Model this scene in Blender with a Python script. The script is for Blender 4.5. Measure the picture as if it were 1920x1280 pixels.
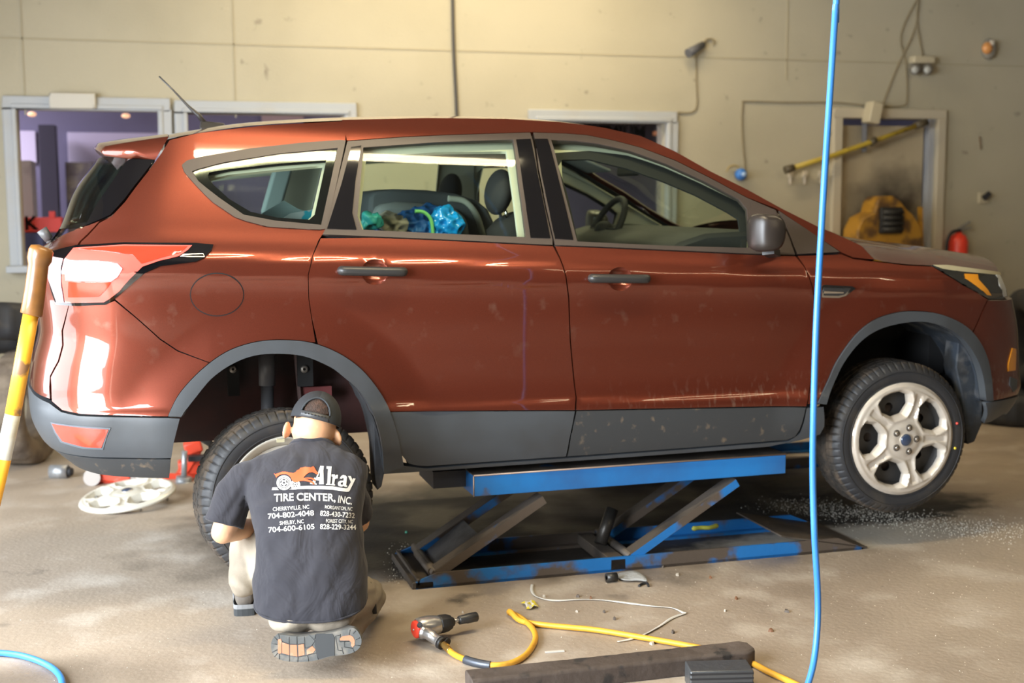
import bpy, bmesh, math, random
from mathutils import Vector, Matrix, Euler
from mathutils.bvhtree import BVHTree
from mathutils.geometry import delaunay_2d_cdt

# ------------------------------------------------------------------ clear
for o in list(bpy.data.objects):
    bpy.data.objects.remove(o, do_unlink=True)
SC = bpy.context.scene
COL = SC.collection
R = math.radians
random.seed(7)

# ------------------------------------------------------------------ camera
FPX = 2400.0
TH, PH, ROLL = R(16.0), R(6.4), 0.0045
CAM = Vector((-0.513, -4.92, 1.58))
FWD = Vector((math.sin(TH)*math.cos(PH), math.cos(TH)*math.cos(PH), -math.sin(PH)))
RT0 = Vector((math.cos(TH), -math.sin(TH), 0))
UP0 = RT0.cross(FWD)
RT = RT0*math.cos(ROLL) - UP0*math.sin(ROLL)
UP = UP0*math.cos(ROLL) + RT0*math.sin(ROLL)
cd = bpy.data.cameras.new('camera')
cam = bpy.data.objects.new('camera', cd)
COL.objects.link(cam)
cd.sensor_width = 36.0
cd.lens = FPX/1920*36
cd.clip_end = 200
m = Matrix((RT, UP, -FWD)).transposed().to_4x4()
m.translation = CAM
cam.matrix_world = m
cd.dof.use_dof = True
cd.dof.focus_distance = 4.5
cd.dof.aperture_fstop = 2.2
SC.camera = cam

# ------------------------------------------------------------------ colour management
SC.view_settings.view_transform = 'Standard'
SC.view_settings.look = 'None'
SC.view_settings.gamma = 1.0
SC.view_settings.use_curve_mapping = False
SC.view_settings.exposure = 0.0

# ------------------------------------------------------------------ world + daylight
w = bpy.data.worlds.new('world'); SC.world = w
w.use_nodes = True
bg = w.node_tree.nodes['Background']
bg.inputs[0].default_value = (0.80, 0.90, 1.0, 1)
bg.inputs[1].default_value = 3.0

def area(name, loc, rot, sx, sy, power, col):
    l = bpy.data.lights.new(name, 'AREA')
    l.shape = 'RECTANGLE'; l.size = sx; l.size_y = sy
    l.energy = power; l.color = col
    o = bpy.data.objects.new(name, l); COL.objects.link(o)
    o.location = loc; o.rotation_euler = rot
    return o
# daylight through the two open bay doors in the left side of the building
area('bay_daylight', (-3.5, -3.3, 1.7), (0, R(-62), 0), 2.7, 3.5, 900, (0.86, 0.93, 1.0))
area('bay_daylight', (-3.5, 0.3, 1.6), (0, R(-62), 0), 2.5, 2.9, 210, (0.86, 0.93, 1.0))

# ------------------------------------------------------------------ pixel helpers (calculation of where things stand)
def ray(px, py):
    return FWD + RT*((px-960)/FPX) + UP*(-(py-640)/FPX)
def aty(px, py, Y):
    d = ray(px, py); return CAM + d*((Y-CAM.y)/d.y)
def atz(px, py, Z=0.0):
    d = ray(px, py); return CAM + d*((Z-CAM.z)/d.z)
def atd(px, py, D):
    return CAM + ray(px, py)*D

# ------------------------------------------------------------------ materials
MATS = {}
def lin(c):
    return tuple((x/12.92 if x <= .04045 else ((x+.055)/1.055)**2.4) for x in c)
def mat(name, col, rough=.5, metal=0., var=None, bump=None, coat=0., spec=.5, emit=None, coatr=.05, sheen=0., rvar=None):
    """col linear rgb; var=(col2, scale, lo, hi[, detail]) noise mix; bump=(scale, strength, dist)"""
    if name in MATS: return MATS[name]
    mt = bpy.data.materials.new(name); MATS[name] = mt
    mt.use_nodes = True
    nt = mt.node_tree; b = nt.nodes['Principled BSDF']
    b.inputs['Base Color'].default_value = (*col, 1)
    b.inputs['Roughness'].default_value = rough
    b.inputs['Metallic'].default_value = metal
    b.inputs['Specular IOR Level'].default_value = spec
    b.inputs['Coat Weight'].default_value = coat
    b.inputs['Coat Roughness'].default_value = coatr
    if sheen: b.inputs['Sheen Weight'].default_value = sheen
    if emit:
        b.inputs['Emission Color'].default_value = (*emit[0], 1)
        b.inputs['Emission Strength'].default_value = emit[1]
    tc = nt.nodes.new('ShaderNodeTexCoord')
    last = None
    vs = [] if var is None else (var if isinstance(var, list) else [var])
    for v in vs:
        n = nt.nodes.new('ShaderNodeTexNoise'); n.inputs['Scale'].default_value = v[1]
        n.inputs['Detail'].default_value = v[4] if len(v) > 4 else 6
        nt.links.new(tc.outputs['Object'], n.inputs['Vector'])
        rp = nt.nodes.new('ShaderNodeMapRange')
        rp.inputs['From Min'].default_value = v[2]; rp.inputs['From Max'].default_value = v[3]
        nt.links.new(n.outputs['Fac'], rp.inputs['Value'])
        mx = nt.nodes.new('ShaderNodeMix'); mx.data_type = 'RGBA'
        nt.links.new(rp.outputs['Result'], mx.inputs['Factor'])
        if last is None: mx.inputs['A'].default_value = (*col, 1)
        else: nt.links.new(last, mx.inputs['A'])
        mx.inputs['B'].default_value = (*v[0], 1)
        last = mx.outputs['Result']
    if last is not None: nt.links.new(last, b.inputs['Base Color'])
    if rvar:
        n = nt.nodes.new('ShaderNodeTexNoise'); n.inputs['Scale'].default_value = rvar[0]
        nt.links.new(tc.outputs['Object'], n.inputs['Vector'])
        rp = nt.nodes.new('ShaderNodeMapRange')
        rp.inputs['From Min'].default_value = .35; rp.inputs['From Max'].default_value = .65
        rp.inputs['To Min'].default_value = rvar[1]; rp.inputs['To Max'].default_value = rvar[2]
        nt.links.new(n.outputs['Fac'], rp.inputs['Value']); nt.links.new(rp.outputs['Result'], b.inputs['Roughness'])
    if bump:
        n = nt.nodes.new('ShaderNodeTexNoise'); n.inputs['Scale'].default_value = bump[0]; n.inputs['Detail'].default_value = 8
        nt.links.new(tc.outputs['Object'], n.inputs['Vector'])
        bp = nt.nodes.new('ShaderNodeBump'); bp.inputs['Strength'].default_value = bump[1]
        bp.inputs['Distance'].default_value = bump[2] if len(bump) > 2 else .01
        nt.links.new(n.outputs['Fac'], bp.inputs['Height']); nt.links.new(bp.outputs['Normal'], b.inputs['Normal'])
    return mt
def glass_mat(name, tint, refl=1.5, rough=0.0):
    if name in MATS: return MATS[name]
    mt = bpy.data.materials.new(name); MATS[name] = mt; mt.use_nodes = True
    nt = mt.node_tree; nt.nodes.clear()
    out = nt.nodes.new('ShaderNodeOutputMaterial'); mx = nt.nodes.new('ShaderNodeMixShader')
    tr = nt.nodes.new('ShaderNodeBsdfTransparent'); gl = nt.nodes.new('ShaderNodeBsdfGlossy')
    fr = nt.nodes.new('ShaderNodeFresnel')
    ge = nt.nodes.new('ShaderNodeNewGeometry'); mr = nt.nodes.new('ShaderNodeMapRange')   # same reflectance from both faces of the thin pane
    mr.inputs['To Min'].default_value = refl; mr.inputs['To Max'].default_value = 1/refl
    nt.links.new(ge.outputs['Backfacing'], mr.inputs['Value']); nt.links.new(mr.outputs[0], fr.inputs['IOR'])
    tr.inputs[0].default_value = (*tint, 1); gl.inputs['Roughness'].default_value = rough
    nt.links.new(fr.outputs[0], mx.inputs[0]); nt.links.new(tr.outputs[0], mx.inputs[1]); nt.links.new(gl.outputs[0], mx.inputs[2])
    nt.links.new(mx.outputs[0], out.inputs[0])
    return mt

# ------------------------------------------------------------------ object helpers
def tag(o, label=None, cat=None, group=None, kind=None):
    if label: o['label'] = label
    if cat: o['category'] = cat
    if group: o['group'] = group
    if kind: o['kind'] = kind
    return o
def thing(name, label, cat, loc=(0, 0, 0), group=None, rz=0):
    o = bpy.data.objects.new(name, None); COL.objects.link(o)
    o.location = loc; o.rotation_euler = (0, 0, rz); o.empty_display_size = .05
    return tag(o, label, cat, group)
def link(name, me, parent=None, mats=(), world=True):
    o = bpy.data.objects.new(name, me); COL.objects.link(o)
    for mm in (mats if isinstance(mats, (list, tuple)) else [mats]):
        me.materials.append(mm)
    if parent is not None:
        o.parent = parent
        if world and parent.type == 'EMPTY':
            o.matrix_parent_inverse = (Matrix.Translation(parent.location) @ parent.rotation_euler.to_matrix().to_4x4()).inverted()
    return o
def copy_tree(o, parent=None):
    c = o.copy(); COL.objects.link(c)
    if parent is not None: c.parent = parent
    for ch in [x for x in bpy.data.objects if x.parent == o]:
        copy_tree(ch, c)
    return c

class MB:
    """collects shapes into one mesh"""
    def __init__(s): s.v = []; s.f = []; s.mi = []; s.sm = []; s.cur = 0; s.smooth = True
    def add(s, vs, fs, smooth=None):
        n = len(s.v); s.v += [Vector(p) for p in vs]
        for f in fs:
            s.f.append([i+n for i in f]); s.mi.append(s.cur); s.sm.append(s.smooth if smooth is None else smooth)
        return s
    def box(s, c, size, rot=None):
        c = Vector(c); h = Vector(size)/2; M = rot if rot is not None else Matrix.Identity(3)
        vs = [c + M @ Vector((x*h.x, y*h.y, z*h.z)) for x in (-1, 1) for y in (-1, 1) for z in (-1, 1)]
        return s.add(vs, [(0, 1, 3, 2), (4, 6, 7, 5), (0, 4, 5, 1), (2, 3, 7, 6), (0, 2, 6, 4), (1, 5, 7, 3)], False)
    def hexa(s, p):   # 8 points: bottom 4, top 4
        return s.add(p, [(3, 2, 1, 0), (4, 5, 6, 7), (0, 1, 5, 4), (1, 2, 6, 5), (2, 3, 7, 6), (3, 0, 4, 7)], False)
    def beam(s, a, b, wd, ht, side=None):
        a = Vector(a); b = Vector(b); d = (b-a).normalized()
        sd = Vector(side) if side is not None else d.cross(Vector((0, 0, 1)))
        sd = (sd - d*sd.dot(d)).normalized(); u = sd.cross(d).normalized()
        p = [q + sd*x*wd/2 + u*y*ht/2 for q in (a, b) for x, y in ((-1, -1), (1, -1), (1, 1), (-1, 1))]
        return s.hexa(p)
    def tube(s, pts, r, seg=12, cap=True):
        pts = [Vector(p) for p in pts]; n = len(pts)
        rs = r if isinstance(r, (list, tuple)) else [r]*n
        prev = None; base = len(s.v)
        vs = []
        for i, p in enumerate(pts):
            d = (pts[min(i+1, n-1)]-pts[max(i-1, 0)]).normalized()
            if prev is None:
                a = d.cross(Vector((0, 0, 1)));
                if a.length < .1: a = d.cross(Vector((0, 1, 0)))
            else: a = prev - d*prev.dot(d)
            a.normalize(); prev = a; b = d.cross(a)
            vs += [p + (a*math.cos(2*math.pi*k/seg)+b*math.sin(2*math.pi*k/seg))*rs[i] for k in range(seg)]
        fs = [(i*seg+k, i*seg+(k+1) % seg, (i+1)*seg+(k+1) % seg, (i+1)*seg+k) for i in range(n-1) for k in range(seg)]
        s.add(vs, fs)
        if cap: s.add(vs[:seg], [tuple(range(seg))[::-1]], False); s.add(vs[-seg:], [tuple(range(seg))], False)
        return s
    def cyl(s, a, b, r0, r1=None, seg=24, cap=True):
        return s.tube([a, b], [r0, r0 if r1 is None else r1], seg, cap)
    def ball(s, c, r, M=None, seg=20, rings=12):
        c = Vector(c); rr = Vector(r) if hasattr(r, '__len__') else Vector((r, r, r)); M = M or Matrix.Identity(3)
        vs = []; 
        for i in range(rings+1):
            a = math.pi*i/rings
            for k in range(seg):
                t = 2*math.pi*k/seg
                vs.append(c + M @ Vector((rr.x*math.sin(a)*math.cos(t), rr.y*math.sin(a)*math.sin(t), rr.z*math.cos(a))))
        fs = [(i*seg+k, (i+1)*seg+k, (i+1)*seg+(k+1) % seg, i*seg+(k+1) % seg) for i in range(rings) for k in range(seg)]
        return s.add(vs, fs)
    def lathe(s, prof, o, axis, seg=48, fn=None, closed=False):
        """prof list of (radius, along)"""
        o = Vector(o); ax = Vector(axis).normalized()
        a = ax.cross(Vector((0, 0, 1)))
        if a.length < .1: a = ax.cross(Vector((1, 0, 0)))
        a.normalize(); b = ax.cross(a)
        vs = []
        for k in range(seg):
            t = 2*math.pi*k/seg
            for j, (r_, h) in enumerate(prof):
                rr = r_ + (fn(k, j) if fn else 0)
                vs.append(o + ax*h + (a*math.cos(t)+b*math.sin(t))*rr)
        n = len(prof)
        J = range(n if closed else n-1)
        fs = [(k*n+j, k*n+(j+1) % n, ((k+1) % seg)*n+(j+1) % n, ((k+1) % seg)*n+j) for k in range(seg) for j in J]
        return s.add(vs, fs)
    def prism(s, poly, o, ax, ay, depth, holes=()):
        """2-D polygon (holes allowed) extruded from plane o,ax,ay along ax x ay by depth"""
        o = Vector(o); ax = Vector(ax); ay = Vector(ay); n = ax.cross(ay).normalized()
        vs2, tris = cdt_fill(poly, holes)
        P = lambda q: o + ax*q[0] + ay*q[1]
        N = len(vs2)
        vs = [P(q) for q in vs2] + [P(q)+n*depth for q in vs2]
        fs = [t[::-1] for t in tris] + [tuple(i+N for i in t) for t in tris]
        s.add(vs, fs, False)
        for loop in [poly]+list(holes):
            L = len(loop)
            w_ = [P(q) for q in loop]+[P(q)+n*depth for q in loop]
            s.add(w_, [(i, (i+1) % L, L+(i+1) % L, L+i) for i in range(L)], False)
        return s
    def build(s, name, mats, parent=None, bevel=0, sub=0, merge=False, fixn=True, world=True):
        me = bpy.data.meshes.new(name)
        me.from_pydata([tuple(p) for p in s.v], [], s.f)
        if fixn or merge:
            bm = bmesh.new(); bm.from_mesh(me)
            lay = None
            for f, mi_, sm in zip(bm.faces, s.mi, s.sm): f.material_index = mi_; f.smooth = sm
            bmesh.ops.remove_doubles(bm, verts=bm.verts, dist=1e-5)
            bmesh.ops.recalc_face_normals(bm, faces=bm.faces)
            bm.to_mesh(me); bm.free()
        else:
            for p, mi_, sm in zip(me.polygons, s.mi, s.sm): p.material_index = mi_; p.use_smooth = sm
        o = link(name, me, parent, mats, world)
        if bevel:
            b = o.modifiers.new('bevel', 'BEVEL'); b.width = bevel; b.segments = 2; b.limit_method = 'ANGLE'; b.angle_limit = R(35)
            for p in me.polygons: p.use_smooth = True
            try: me.set_sharp_from_angle(angle=R(40))
            except Exception: pass
        if sub:
            q = o.modifiers.new('sub', 'SUBSURF'); q.levels = sub; q.render_levels = sub
        return o

def pip(p, poly):
    x, y = p[0], p[1]; c = False; n = len(poly); j = n-1
    for i in range(n):
        xi, yi = poly[i][0], poly[i][1]; xj, yj = poly[j][0], poly[j][1]
        if (yi > y) != (yj > y) and x < (xj-xi)*(y-yi)/(yj-yi)+xi: c = not c
        j = i
    return c
def segdist(p, a, b):
    ax, ay = a[0], a[1]; bx, by = b[0]-ax, b[1]-ay
    L = bx*bx+by*by; t = 0 if L == 0 else max(0, min(1, ((p[0]-ax)*bx+(p[1]-ay)*by)/L))
    return math.hypot(p[0]-ax-bx*t, p[1]-ay-by*t)
def polydist(p, poly):
    return min(segdist(p, poly[i], poly[(i+1) % len(poly)]) for i in range(len(poly)))
def cdt_fill(poly, holes=(), grid=0, gridv=None, keep=None):
    loops = [list(poly)]+[list(h) for h in holes]
    vs = []; es = []
    for lp in loops:
        n = len(vs); vs += [Vector((q[0], q[1])) for q in lp]
        es += [(n+i, n+(i+1) % len(lp)) for i in range(len(lp))]
    if grid:
        gv = gridv or grid
        x0 = min(q[0] for q in poly); x1 = max(q[0] for q in poly); y0 = min(q[1] for q in poly); y1 = max(q[1] for q in poly)
        i0 = math.floor(x0/grid); i1 = math.ceil(x1/grid); j0 = math.floor(y0/gv); j1 = math.ceil(y1/gv)
        for i in range(i0, i1+1):
            for j in range(j0, j1+1):
                q = (i*grid, j*gv)
                if pip(q, poly) and not any(pip(q, h) for h in holes) and all(polydist(q, lp) > .35*min(grid, gv) for lp in loops):
                    vs.append(Vector(q))
    ov, oe, of, _, _, _ = delaunay_2d_cdt(vs, es, [], 0, 1e-7)
    tris = []
    for f in of:
        c = sum((ov[i] for i in f), Vector((0, 0)))/len(f)
        if pip(c, poly) and not any(pip(c, h) for h in holes): tris.append(tuple(f))
    return [tuple(v) for v in ov], tris
def catmull(pts, n=6, closed=False):
    pts = [tuple(p) for p in pts]; out = []; N = len(pts); D = len(pts[0])
    rng = range(N if closed else N-1)
    for i in rng:
        if closed: p0, p1, p2, p3 = pts[i-1], pts[i], pts[(i+1) % N], pts[(i+2) % N]
        else: p0, p1, p2, p3 = pts[max(i-1, 0)], pts[i], pts[i+1], pts[min(i+2, N-1)]
        for k in range(n):
            t = k/n
            out.append(tuple(.5*((2*p1[d])+(-p0[d]+p2[d])*t+(2*p0[d]-5*p1[d]+4*p2[d]-p3[d])*t*t+(-p0[d]+3*p1[d]-3*p2[d]+p3[d])*t**3) for d in range(D)))
    if not closed: out.append(pts[-1])
    return out
def pchip(xs, ys):
    n = len(xs); h = [xs[i+1]-xs[i] for i in range(n-1)]; dl = [(ys[i+1]-ys[i])/h[i] for i in range(n-1)]
    d = [0]*n; d[0] = dl[0]; d[-1] = dl[-1]
    for i in range(1, n-1):
        if dl[i-1]*dl[i] > 0:
            w1 = 2*h[i]+h[i-1]; w2 = h[i]+2*h[i-1]; d[i] = (w1+w2)/(w1/dl[i-1]+w2/dl[i])
    def f(x):
        if x <= xs[0]: return ys[0]+d[0]*(x-xs[0])
        if x >= xs[-1]: return ys[-1]+d[-1]*(x-xs[-1])
        i = 0
        while x > xs[i+1]: i += 1
        t = (x-xs[i])/h[i]; t2 = t*t; t3 = t2*t
        return (2*t3-3*t2+1)*ys[i]+(t3-2*t2+t)*h[i]*d[i]+(-2*t3+3*t2)*ys[i+1]+(t3-t2)*h[i]*d[i+1]
    return f
def sstep(a, b, x):
    t = max(0, min(1, (x-a)/(b-a))); return t*t*(3-2*t)
def text_mesh(body, size, extrude=0.0, bold=0.0, align='LEFT', shear=0., sx=1.0, spacing=1.0):
    c = bpy.data.curves.new('t', 'FONT'); c.body = body; c.size = size; c.extrude = extrude; c.offset = bold
    c.align_x = align; c.shear = shear; c.space_character = spacing; c.resolution_u = 4
    o = bpy.data.objects.new('t', c); COL.objects.link(o)
    dg = bpy.context.evaluated_depsgraph_get(); dg.update()
    me = bpy.data.meshes.new_from_object(o.evaluated_get(dg))
    bpy.data.objects.remove(o, do_unlink=True)
    vs = [Vector((v.co.x*sx, v.co.y, v.co.z)) for v in me.vertices]; fs = [tuple(p.vertices) for p in me.polygons]
    return vs, fs
def fuse(mb, voxel, smooth=3, sfac=.5):
    """closed overlapping shapes -> one continuous surface"""
    me = bpy.data.meshes.new('tmp'); me.from_pydata([tuple(p) for p in mb.v], [], mb.f)
    bm = bmesh.new(); bm.from_mesh(me); bmesh.ops.remove_doubles(bm, verts=bm.verts, dist=1e-5)
    bmesh.ops.recalc_face_normals(bm, faces=bm.faces); bm.to_mesh(me); bm.free()
    o = bpy.data.objects.new('tmp', me); COL.objects.link(o)
    r = o.modifiers.new('r', 'REMESH'); r.mode = 'VOXEL'; r.voxel_size = voxel; r.use_smooth_shade = True
    if smooth:
        q = o.modifiers.new('s', 'SMOOTH'); q.factor = sfac; q.iterations = smooth
    dg = bpy.context.evaluated_depsgraph_get(); dg.update()
    me2 = bpy.data.meshes.new_from_object(o.evaluated_get(dg))
    bpy.data.objects.remove(o, do_unlink=True)
    for p in me2.polygons: p.use_smooth = True
    return me2
# ------------------------------------------------------------------ material palette
CREAM = mat('painted_block', (.46, .415, .305), .75, var=[((.40, .36, .26), 1.1, .45, .75), ((.22, .19, .14), 9, .68, .80, 10)], bump=(60, .25, .01))
TRIMW = mat('trim_paint', (.42, .44, .46), .5, var=((.42, .41, .39), 4, .5, .8))
def floor_material():
    mt = mat('concrete_floor', (.40, .325, .25), .62,
             var=[((.27, .215, .165), .7, .42, .72, 10), ((.50, .44, .37), 3.1, .52, .75, 12), ((.10, .085, .07), 2.2, .66, .74, 12), ((.60, .55, .48), 55, .70, .78, 4), ((.12, .10, .08), 38, .71, .76, 6)],
             bump=(45, .35, .006), rvar=(3, .42, .72))
    nt = mt.node_tree; b = nt.nodes['Principled BSDF']
    lastlink = b.inputs['Base Color'].links[0].from_socket
    tc = nt.nodes.new('ShaderNodeTexCoord')
    # toned patches: oil-stained under the lift, plain dark below the front wheel
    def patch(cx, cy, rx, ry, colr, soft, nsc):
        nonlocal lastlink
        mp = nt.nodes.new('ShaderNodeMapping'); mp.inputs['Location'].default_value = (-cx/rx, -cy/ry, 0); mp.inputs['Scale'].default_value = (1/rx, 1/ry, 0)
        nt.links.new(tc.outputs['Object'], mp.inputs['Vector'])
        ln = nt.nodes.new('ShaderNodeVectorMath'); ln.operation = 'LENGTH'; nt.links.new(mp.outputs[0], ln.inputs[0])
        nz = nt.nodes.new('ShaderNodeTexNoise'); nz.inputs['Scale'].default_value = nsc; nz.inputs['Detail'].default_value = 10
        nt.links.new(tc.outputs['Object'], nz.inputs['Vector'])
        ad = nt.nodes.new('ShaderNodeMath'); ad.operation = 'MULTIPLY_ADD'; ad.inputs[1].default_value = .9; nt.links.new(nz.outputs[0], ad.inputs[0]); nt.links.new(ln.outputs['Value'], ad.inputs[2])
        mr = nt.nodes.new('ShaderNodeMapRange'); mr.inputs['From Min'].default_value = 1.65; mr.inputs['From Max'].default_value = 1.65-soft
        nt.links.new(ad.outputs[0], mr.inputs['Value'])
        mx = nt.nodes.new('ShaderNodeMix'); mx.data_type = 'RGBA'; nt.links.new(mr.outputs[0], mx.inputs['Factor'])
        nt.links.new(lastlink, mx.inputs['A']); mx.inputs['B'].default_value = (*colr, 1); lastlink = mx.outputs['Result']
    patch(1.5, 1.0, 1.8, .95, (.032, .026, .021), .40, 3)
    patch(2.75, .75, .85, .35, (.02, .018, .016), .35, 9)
    patch(2.55, .25, .7, .20, (.40, .36, .30), .5, 14)
    patch(-.9, -.6, .5, .25, (.20, .16, .12), .8, 4)
    nt.links.new(lastlink, b.inputs['Base Color'])
    return mt
FLOOR = floor_material()

# ------------------------------------------------------------------ the room
WY = 4.40                    # inner face of the back wall
def struct(o): o['kind'] = 'structure'; return o
mb = MB(); mb.add([(-16, -9, 0), (9, -9, 0), (9, WY+4.2, 0), (-16, WY+4.2, 0)], [(0, 1, 2, 3)], False)
struct(mb.build('floor', FLOOR))
CEILM = mat('ceiling_paint', (.12, .10, .08), .85, bump=(20, .2))
mb = MB(); mb.box((2.3, -2.3, 4.36), (12.4, 13.8, .12)); struct(mb.build('ceiling', CEILM))

def wx(px, py): return aty(px, py, WY).x
def wz(px, py): return aty(px, py, WY).z
W1 = (wx(36, 300), wx(297, 250), wz(38, 498), wz(160, 206))
W2 = (wx(352, 230), wx(645, 230), W1[2], wz(500, 214))
W3 = (wx(1010, 240), wx(1247, 240), W1[2], wz(1150, 229))
D1 = (wx(1574, 300), wx(1752, 300), 0.0, wz(1660, 222))
wl, wr = -3.7, 8.2
outline = [(wl, 0), (D1[0], 0), (D1[0], D1[3]), (D1[1], D1[3]), (D1[1], 0), (wr, 0), (wr, 4.3), (wl, 4.3)]
holes = [[(a, c), (b, c), (b, d), (a, d)] for a, b, c, d in (W1, W2, W3)]
mb = MB(); mb.prism(outline, (0, WY, 0), (1, 0, 0), (0, 0, 1), -.16, holes)
struct(mb.build('wall_back', CREAM))
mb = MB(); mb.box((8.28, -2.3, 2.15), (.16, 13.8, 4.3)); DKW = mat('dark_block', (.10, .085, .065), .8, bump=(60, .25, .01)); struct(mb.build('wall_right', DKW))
mb = MB(); mb.box((2.2, -9.05, 2.15), (12.2, .16, 4.3)); struct(mb.build('wall_front', mat('dim_block', (.05, .045, .04), .85)))
# left wall with two bay-door openings
mb = MB()
mb.prism([(-9, 0), (-5.2, 0), (-5.2, 2.85), (-1.8, 2.85), (-1.8, 0), (-1.2, 0), (-1.2, 2.85), (1.8, 2.85), (1.8, 0), (WY, 0), (WY, 4.3), (-9, 4.3)],
         (-3.7, 0, 0), (0, 1, 0), (0, 0, 1), .16)
struct(mb.build('wall_left', CREAM))
# thin grooves between block courses (a shallow relief strip), built as trim lines on the wall
LINE = mat('wall_joint', (.40, .35, .24), .8)
mb = MB()
zc = wz(400, 82)
mb.box(((wl+wr)/2, WY-.002, zc), (wr-wl, .006, .012))
for px in (45, 440):
    mb.box((wx(px, 150), WY-.002, 3.6), (.010, .006, 2.9))
mb.box((wx(1476, 60), WY-.002, 3.3), (.010, .006, 1.6))
struct(mb.build('trim_1', LINE))

def window(n, Wn, tw=.085, bottom=True):
    a, b, c, d = Wn
    fr = MB()
    y = WY-.018
    fr.box(((a+b)/2, y, d+tw/2), (b-a+2*tw, .05, tw))
    fr.box((a-tw/2, y, (c+d)/2), (tw, .05, d-c)); fr.box((b+tw/2, y, (c+d)/2), (tw, .05, d-c))
    # inner lip
    fr.box(((a+b)/2, y-.012, d+.018), (b-a+.07, .05, .03)); fr.box((a-.018, y-.012, (c+d)/2), (.03, .05, d-c)); fr.box((b+.018, y-.012, (c+d)/2), (.03, .05, d-c))
    fo = struct(fr.build('window_%d' % n, TRIMW, bevel=.006))
    sl = MB(); sl.box(((a+b)/2, WY-.05, c-.02), (b-a+2*tw+.04, .16, .045))
    sl.build('window_sill', TRIMW, fo, bevel=.005)
    g = MB(); g.box(((a+b)/2, WY+.08, (c+d)/2), (b-a, .006, d-c)); g.build('window_pane', glass_mat('window_glass', (.93, .93, .97), 1.45), fo)
    return fo
window(1, W1); window(2, W2); window(3, W3)
# door 1 at the right
a, b, c, d = D1
dm = mat('soot_door', (.46, .38, .25), .7, var=[((.40, .33, .22), 2, .4, .7)], bump=(30, .1))
nt = dm.node_tree; bs = nt.nodes['Principled BSDF']; src = bs.inputs['Base Color'].links[0].from_socket
tc = nt.nodes.new('ShaderNodeTexCoord'); mp = nt.nodes.new('ShaderNodeMapping')
cx, cz = (a+b)/2+.12, 1.5
mp.inputs['Location'].default_value = (-cx/.42, 0, -cz/.34); mp.inputs['Scale'].default_value = (1/.42, 0, 1/.34)
nt.links.new(tc.outputs['Object'], mp.inputs['Vector'])
ln = nt.nodes.new('ShaderNodeVectorMath'); ln.operation = 'LENGTH'; nt.links.new(mp.outputs[0], ln.inputs[0])
nz = nt.nodes.new('ShaderNodeTexNoise'); nz.inputs['Scale'].default_value = 6; nz.inputs['Detail'].default_value = 8; nt.links.new(tc.outputs['Object'], nz.inputs['Vector'])
ad = nt.nodes.new('ShaderNodeMath'); ad.operation = 'ADD'; nt.links.new(nz.outputs[0], ad.inputs[0]); nt.links.new(ln.outputs['Value'], ad.inputs[1])
mr = nt.nodes.new('ShaderNodeMapRange'); mr.inputs['From Min'].default_value = 1.75; mr.inputs['From Max'].default_value = .7; nt.links.new(ad.outputs[0], mr.inputs['Value'])
mx = nt.nodes.new('ShaderNodeMix'); mx.data_type = 'RGBA'; nt.links.new(mr.outputs[0], mx.inputs['Factor']); nt.links.new(src, mx.inputs['A']); mx.inputs['B'].default_value = (.045, .032, .02, 1)
nt.links.new(mx.outputs['Result'], bs.inputs['Base Color'])
mb = MB(); mb.box(((a+b)/2-.03, WY+.09, (d-.05)/2), (b-a-.07, .04, d-.06)); do = struct(mb.build('door_1', dm))
mb = MB(); y = WY-.018; tw = .075
mb.box((a-tw/2, y, d/2), (tw, .05, d)); mb.box((b+tw/2, y, d/2), (tw, .05, d)); mb.box(((a+b)/2, y, d+tw/2), (b-a+2*tw, .05, tw))
mb.build('door_frame', mat('door_trim', (.50, .44, .33), .6), do, bevel=.005)
mb = MB(); mb.box((b-.02, WY+.07, d/2), (.05, .12, d)); mb.build('door_jamb', mat('grey_jamb', (.36, .37, .40), .5), do)

# ------------------------------------------------------------------ the office behind the windows
LAV = mat('office_wall', (.23, .21, .30), .8, var=((.17, .15, .22), .8, .4, .6))
OY = WY+3.2
mb = MB(); mb.box((.6, OY+.06, 2.1), (17, .12, 4.2)); struct(mb.build('wall_office', LAV))
mb = MB(); mb.box((.6, WY+1.7, 3.05), (17, 3.1, .1)); struct(mb.build('ceiling_office', mat('office_ceiling', (.26, .25, .38), .8, var=((.14, .13, .2), .7, .45, .6))))
mb = MB(); mb.box((9.0, WY+1.7, 1.5), (.12, 3.2, 3.1)); mb.box((-9.6, WY+1.7, 1.5), (.12, 3.2, 3.1)); struct(mb.build('trim_2', LAV))
area('office_light', (-3.2, WY+1.6, 2.97), (0, 0, 0), 2.4, .8, 190, (.90, .86, 1.0))
area('office_light', (2.2, WY+1.6, 2.97), (0, 0, 0), 2.4, .8, 35, (1.0, .85, .75))
BOARD = mat('pale_board', (.80, .72, .86), .6)
def oy(px, py, Y=OY-.02): return aty(px, py, Y)
def flat_box(name, px0, py0, px1, py1, Y, th, m_, label, cat, group=None, parent=None, bevel=.004):
    p = aty(px0, py0, Y); q = aty(px1, py1, Y)
    b_ = MB(); b_.box(((p.x+q.x)/2, Y, (p.z+q.z)/2), (abs(q.x-p.x), th, abs(p.z-q.z)))
    o = b_.build(name, m_, parent, bevel=bevel)
    if parent is None: tag(o, label, cat, group)
    return o
flat_box('wall_board', 126, 248, 300, 305, OY-.03, .03, BOARD, 'wide pale board on the office wall beyond the left window', 'board')
flat_box('wall_board', 30, 245, 69, 305, OY-.03, .03, BOARD, 'narrow pale board at the left edge seen through the left window', 'board')
flat_box('support_post', 73, 235, 122, 620, OY-.4, .25, mat('dark_post', (.035, .03, .045), .6), 'dark square post inside the office behind the left window', 'post')
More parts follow.
